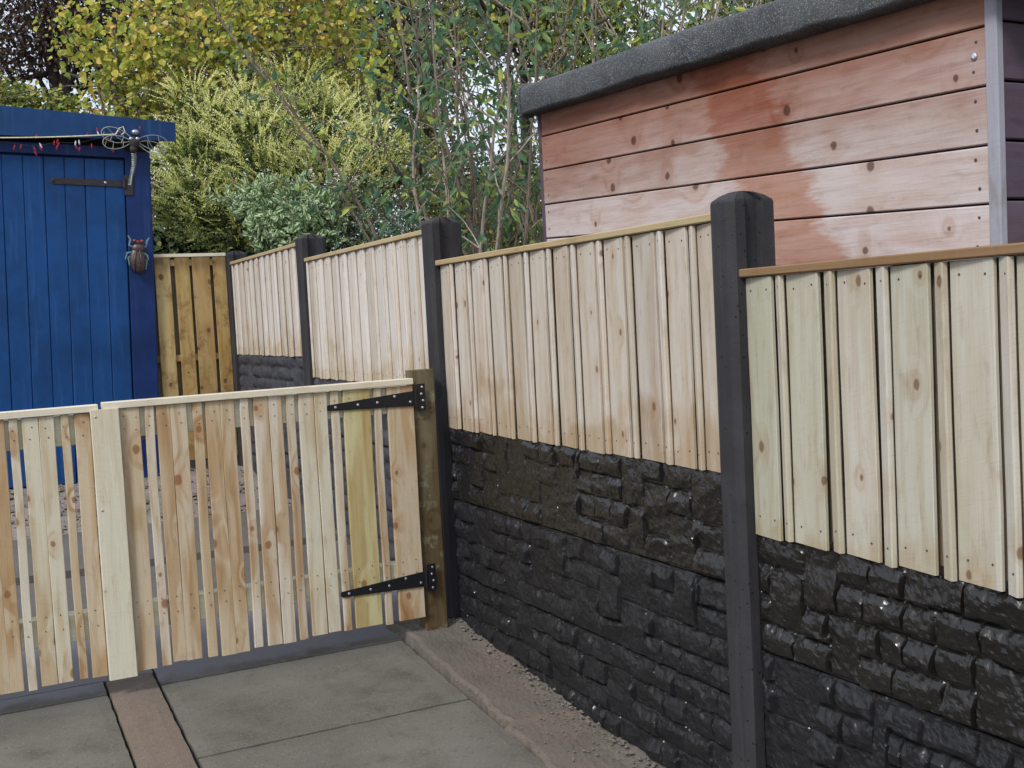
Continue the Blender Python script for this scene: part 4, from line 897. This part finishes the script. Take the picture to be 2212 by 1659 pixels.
# buddleias: bundles of upright stems with long hanging leaves and dead flower spikes
def buddleia(label, bx, by, d, n_st, fan, H, nleaf, lean=0., bm='bark_pale', sz=.10):
    base = zero(at(bx, by, d)); t = thing('buddleia_shrub', label, 'shrub', base, 'buddleia bushes behind the fence')
    mb = MB(base); nodes = []
    for s_i in range(n_st):
        a = random.uniform(-1, 1); dd = Vector((rt.x*(a*fan+lean), rt.y*(a*fan+lean), 1))+Vector((random.gauss(0, .05), random.gauss(0, .10), 0)); dd.normalize()
        p = base+Vector((random.gauss(0, .08), random.gauss(0, .08), -.1)); pts = [p.copy()]; h = H*random.uniform(.75, 1.05); r = random.uniform(.010, .022); n = 14
        for k in range(n):
            dd = (dd+Vector((random.gauss(0, .07), random.gauss(0, .07), .01))).normalized(); p = p+dd*h/n; pts.append(p.copy())
            if k > 3:
                for _ in range(2):
                    if random.random() < .75:
                        e = (dd+Vector((random.gauss(0, .8), random.gauss(0, .8), random.gauss(.1, .3)))).normalized(); tw = [p.copy()]; q = p.copy(); tl = random.uniform(.25, .7)
                        for j in range(5):
                            e = (e+Vector((0, 0, -.06))+Vector((random.gauss(0, .1), random.gauss(0, .1), 0))).normalized(); q = q+e*tl/5; tw.append(q.copy()); nodes.append((q.copy(), e.copy()))
                        mb.tube(tw, [r*.38, r*.32, r*.27, r*.22, r*.17, r*.12], 4, cap=False); tips.append((tw[-1], e))
        mb.tube(pts, [r*(1-.6*k/n) for k in range(n+1)], 6)
    mb.build('stems', M[bm], t)
    idx = rng.integers(0, len(nodes), nleaf); P = np.array([list(nodes[i][0]) for i in idx])+rng.normal(0, .012, (nleaf, 3)); E_ = np.array([list(nodes[i][1]) for i in idx])
    D = E_*.5+rand_dir(nleaf)*.7+np.array([0, 0, -.75]); L = sz*rng.uniform(.5, 1.25, nleaf)
    leaf_mesh('leaves', M['bud'], t, P, D, rand_dir(nleaf)+np.array([0, 0, .6]), L, L*.34, rng.beta(1.6, 2, nleaf), org=base, fold=.15)
    for tp, e in random.sample(tips, min(len(tips), 10)):
        e = (e+Vector((0, 0, -.1))).normalized(); mb = MB(base)
        mb.tube([tp, tp+e*.04, tp+e*.10, tp+e*.15], [.010, .015, .011, .003], 7)
        for k in range(26):
            q = k/26; c = tp+e*(.14*q); rr = .016*(1-q*.6); mb.ball(c+Vector((random.gauss(0, rr*.5), random.gauss(0, rr*.5), random.gauss(0, rr*.5))), random.uniform(.005, .009), nu=5, nv=3)
        mb.build('flower_spike', M['spike'], t)
    tips.clear()
tips = []
buddleia('buddleia with two long bare stems rising behind the post nearest the gate', 965, 520, 7.6, 4, .12, 3.6, 800, -.01)
buddleia('twiggy buddleia in the middle of the thicket, left of the brown shed', 1060, 540, 8.6, 9, .20, 4.2, 480, -.01, bm='bark')
buddleia('buddleia with crowded stems right against the brown shed corner', 1140, 540, 9.2, 12, .22, 4.6, 700, .03, bm='bark')
buddleia('tall buddleia arching above the felt roof edge', 1300, 400, 9.2, 16, .34, 5.0, 2000, .05, sz=.11)
buddleia('buddleia leaning left over the hazel and golden conifer', 1000, 520, 8.4, 5, .16, 3.9, 650, -.01, bm='bark')
buddleia('buddleia whose tips show above the middle of the felt roof', 1520, 300, 10.0, 14, .34, 5.2, 1500, .08)
tree('privet_shrub', 'loose yellow-green shrub low behind the buddleia stems', 'shrub',
     [(900, 420, 10.4, .30), (960, 480, 10.4, .32), (1030, 450, 10.6, .32), (1100, 490, 10.6, .34), (1160, 440, 10.8, .3), (1060, 540, 10.5, .3), (940, 540, 10.3, .25), (1150, 540, 10.5, .3), (990, 390, 10.6, .2), (900, 330, 10.6, .25)],
     5200, M['olive'], M['bark'], .018, .045, per=5, spread=.06, stems=7, ratio=.55, base=zero(at(1030, 520, 10.6)))

# ---------------------------------------------------------------- woodland beyond
far = 'dark trees standing beyond the garden'
tree('beech_tree', 'dark copper-leaved tree with black trunk at the top left corner', 'tree',
     [(20, 40, 18, 1.0), (120, 20, 18, 1.0), (60, 110, 17.6, .50), (190, 60, 18, .9), (10, 180, 17.5, .42), (230, 130, 18.4, .7), (120, 120, 18.5, .30), (-60, 100, 18, .9), (40, -60, 18, 1.2), (200, -70, 18, 1.2)],
     11500, M['copper'], M['bark_dark'], .20, .075, per=8, spread=.16, base=zero(at(155, 300, 18)), kids=3)
tree('sapling_tree', 'green leafed young tree low at the left edge above the blue shed', 'tree',
     [(20, 215, 14, .26), (60, 232, 14, .22), (110, 238, 14, .2), (-30, 220, 14, .3), (180, 245, 14.2, .2), (20, 255, 14, .3), (130, 262, 14, .3)], 2600, M['olive'], M['bark_dark'], .04, .07, per=5, spread=.08, base=zero(at(60, 300, 14)))
for lab, lobes, n, mt in (
    ('dark tree filling the gaps behind the left part of the hazel', [(300, 100, 19, 1.5), (420, 30, 19, 1.5), (380, 200, 18.5, 1.2), (330, -40, 19, 1.5), (480, 180, 18.5, 1.3), (300, 280, 18, .9)], 11000, 'dkgreen'),
    ('dark tree behind the right part of the hazel', [(600, 60, 18, 1.6), (720, 120, 18, 1.4), (650, 240, 17.5, 1.3), (760, 10, 18.5, 1.4), (560, 300, 17, 1.1), (820, 220, 17.5, .95)], 12000, 'dkgreen'),
    ('dark tree showing through the bare buddleia stems left of the sky gap', [(860, 80, 19, 1.3), (910, 180, 18.5, .7), (890, 300, 18, .85), (940, 20, 19, 1.0), (960, 120, 18.5, .5), (950, 390, 17, .75)], 8500, 'dkgreen'),
    ('olive green tree above the sky gap left of the felt roof', [(1080, 50, 18, .75), (1190, 70, 18, .75), (1130, -10, 18, 1.0), (1010, 30, 18, .7), (1230, 140, 17.5, .6)], 7500, 'olive'),
    ('dark tree low behind the brown shed corner', [(1060, 400, 17, .7), (1140, 420, 17, .8), (1000, 470, 17, .8), (1200, 370, 17.2, .6), (1100, 500, 16.5, .8)], 6000, 'dkgreen'),
    ('olive tree rising beyond the felt roof, top centre', [(1320, 90, 17, .8), (1250, 10, 17, .8), (1500, 60, 17.5, .5), (1300, 0, 17, .7), (1580, 0, 17.5, .6), (1400, 130, 17, .4), (1660, -20, 17.5, .7)], 6500, 'olive')):
    tree('woodland_tree', lab, 'tree', lobes, n, M[mt], M['bark_dark'], .13, .085, per=7, spread=.15, group=far, kids=3, shell=.15)
# low thicket in the distance
P = []; 
n = 26000; X = rng.uniform(-4, 24, n); Y = rng.uniform(12.5, 22, n)-X*.25+2; Zt = 1.7+.5*np.sin(X*1.3)+.4*np.sin(X*2.9+1)
Z = gz(14)+rng.random(n)*Zt
P = np.stack([X, Y, Z], 1); k = rng.uniform(.05, .12, n)
tag(leaf_mesh('undergrowth', M['dkgreen'], None, P, rand_dir(n)+np.array([0, 0, .3]), rand_dir(n)+np.array([0, -.5, .5]), k, k*.6, rng.random(n)), 'dark undergrowth along the far edge of the garden', 'undergrowth', kind='stuff')
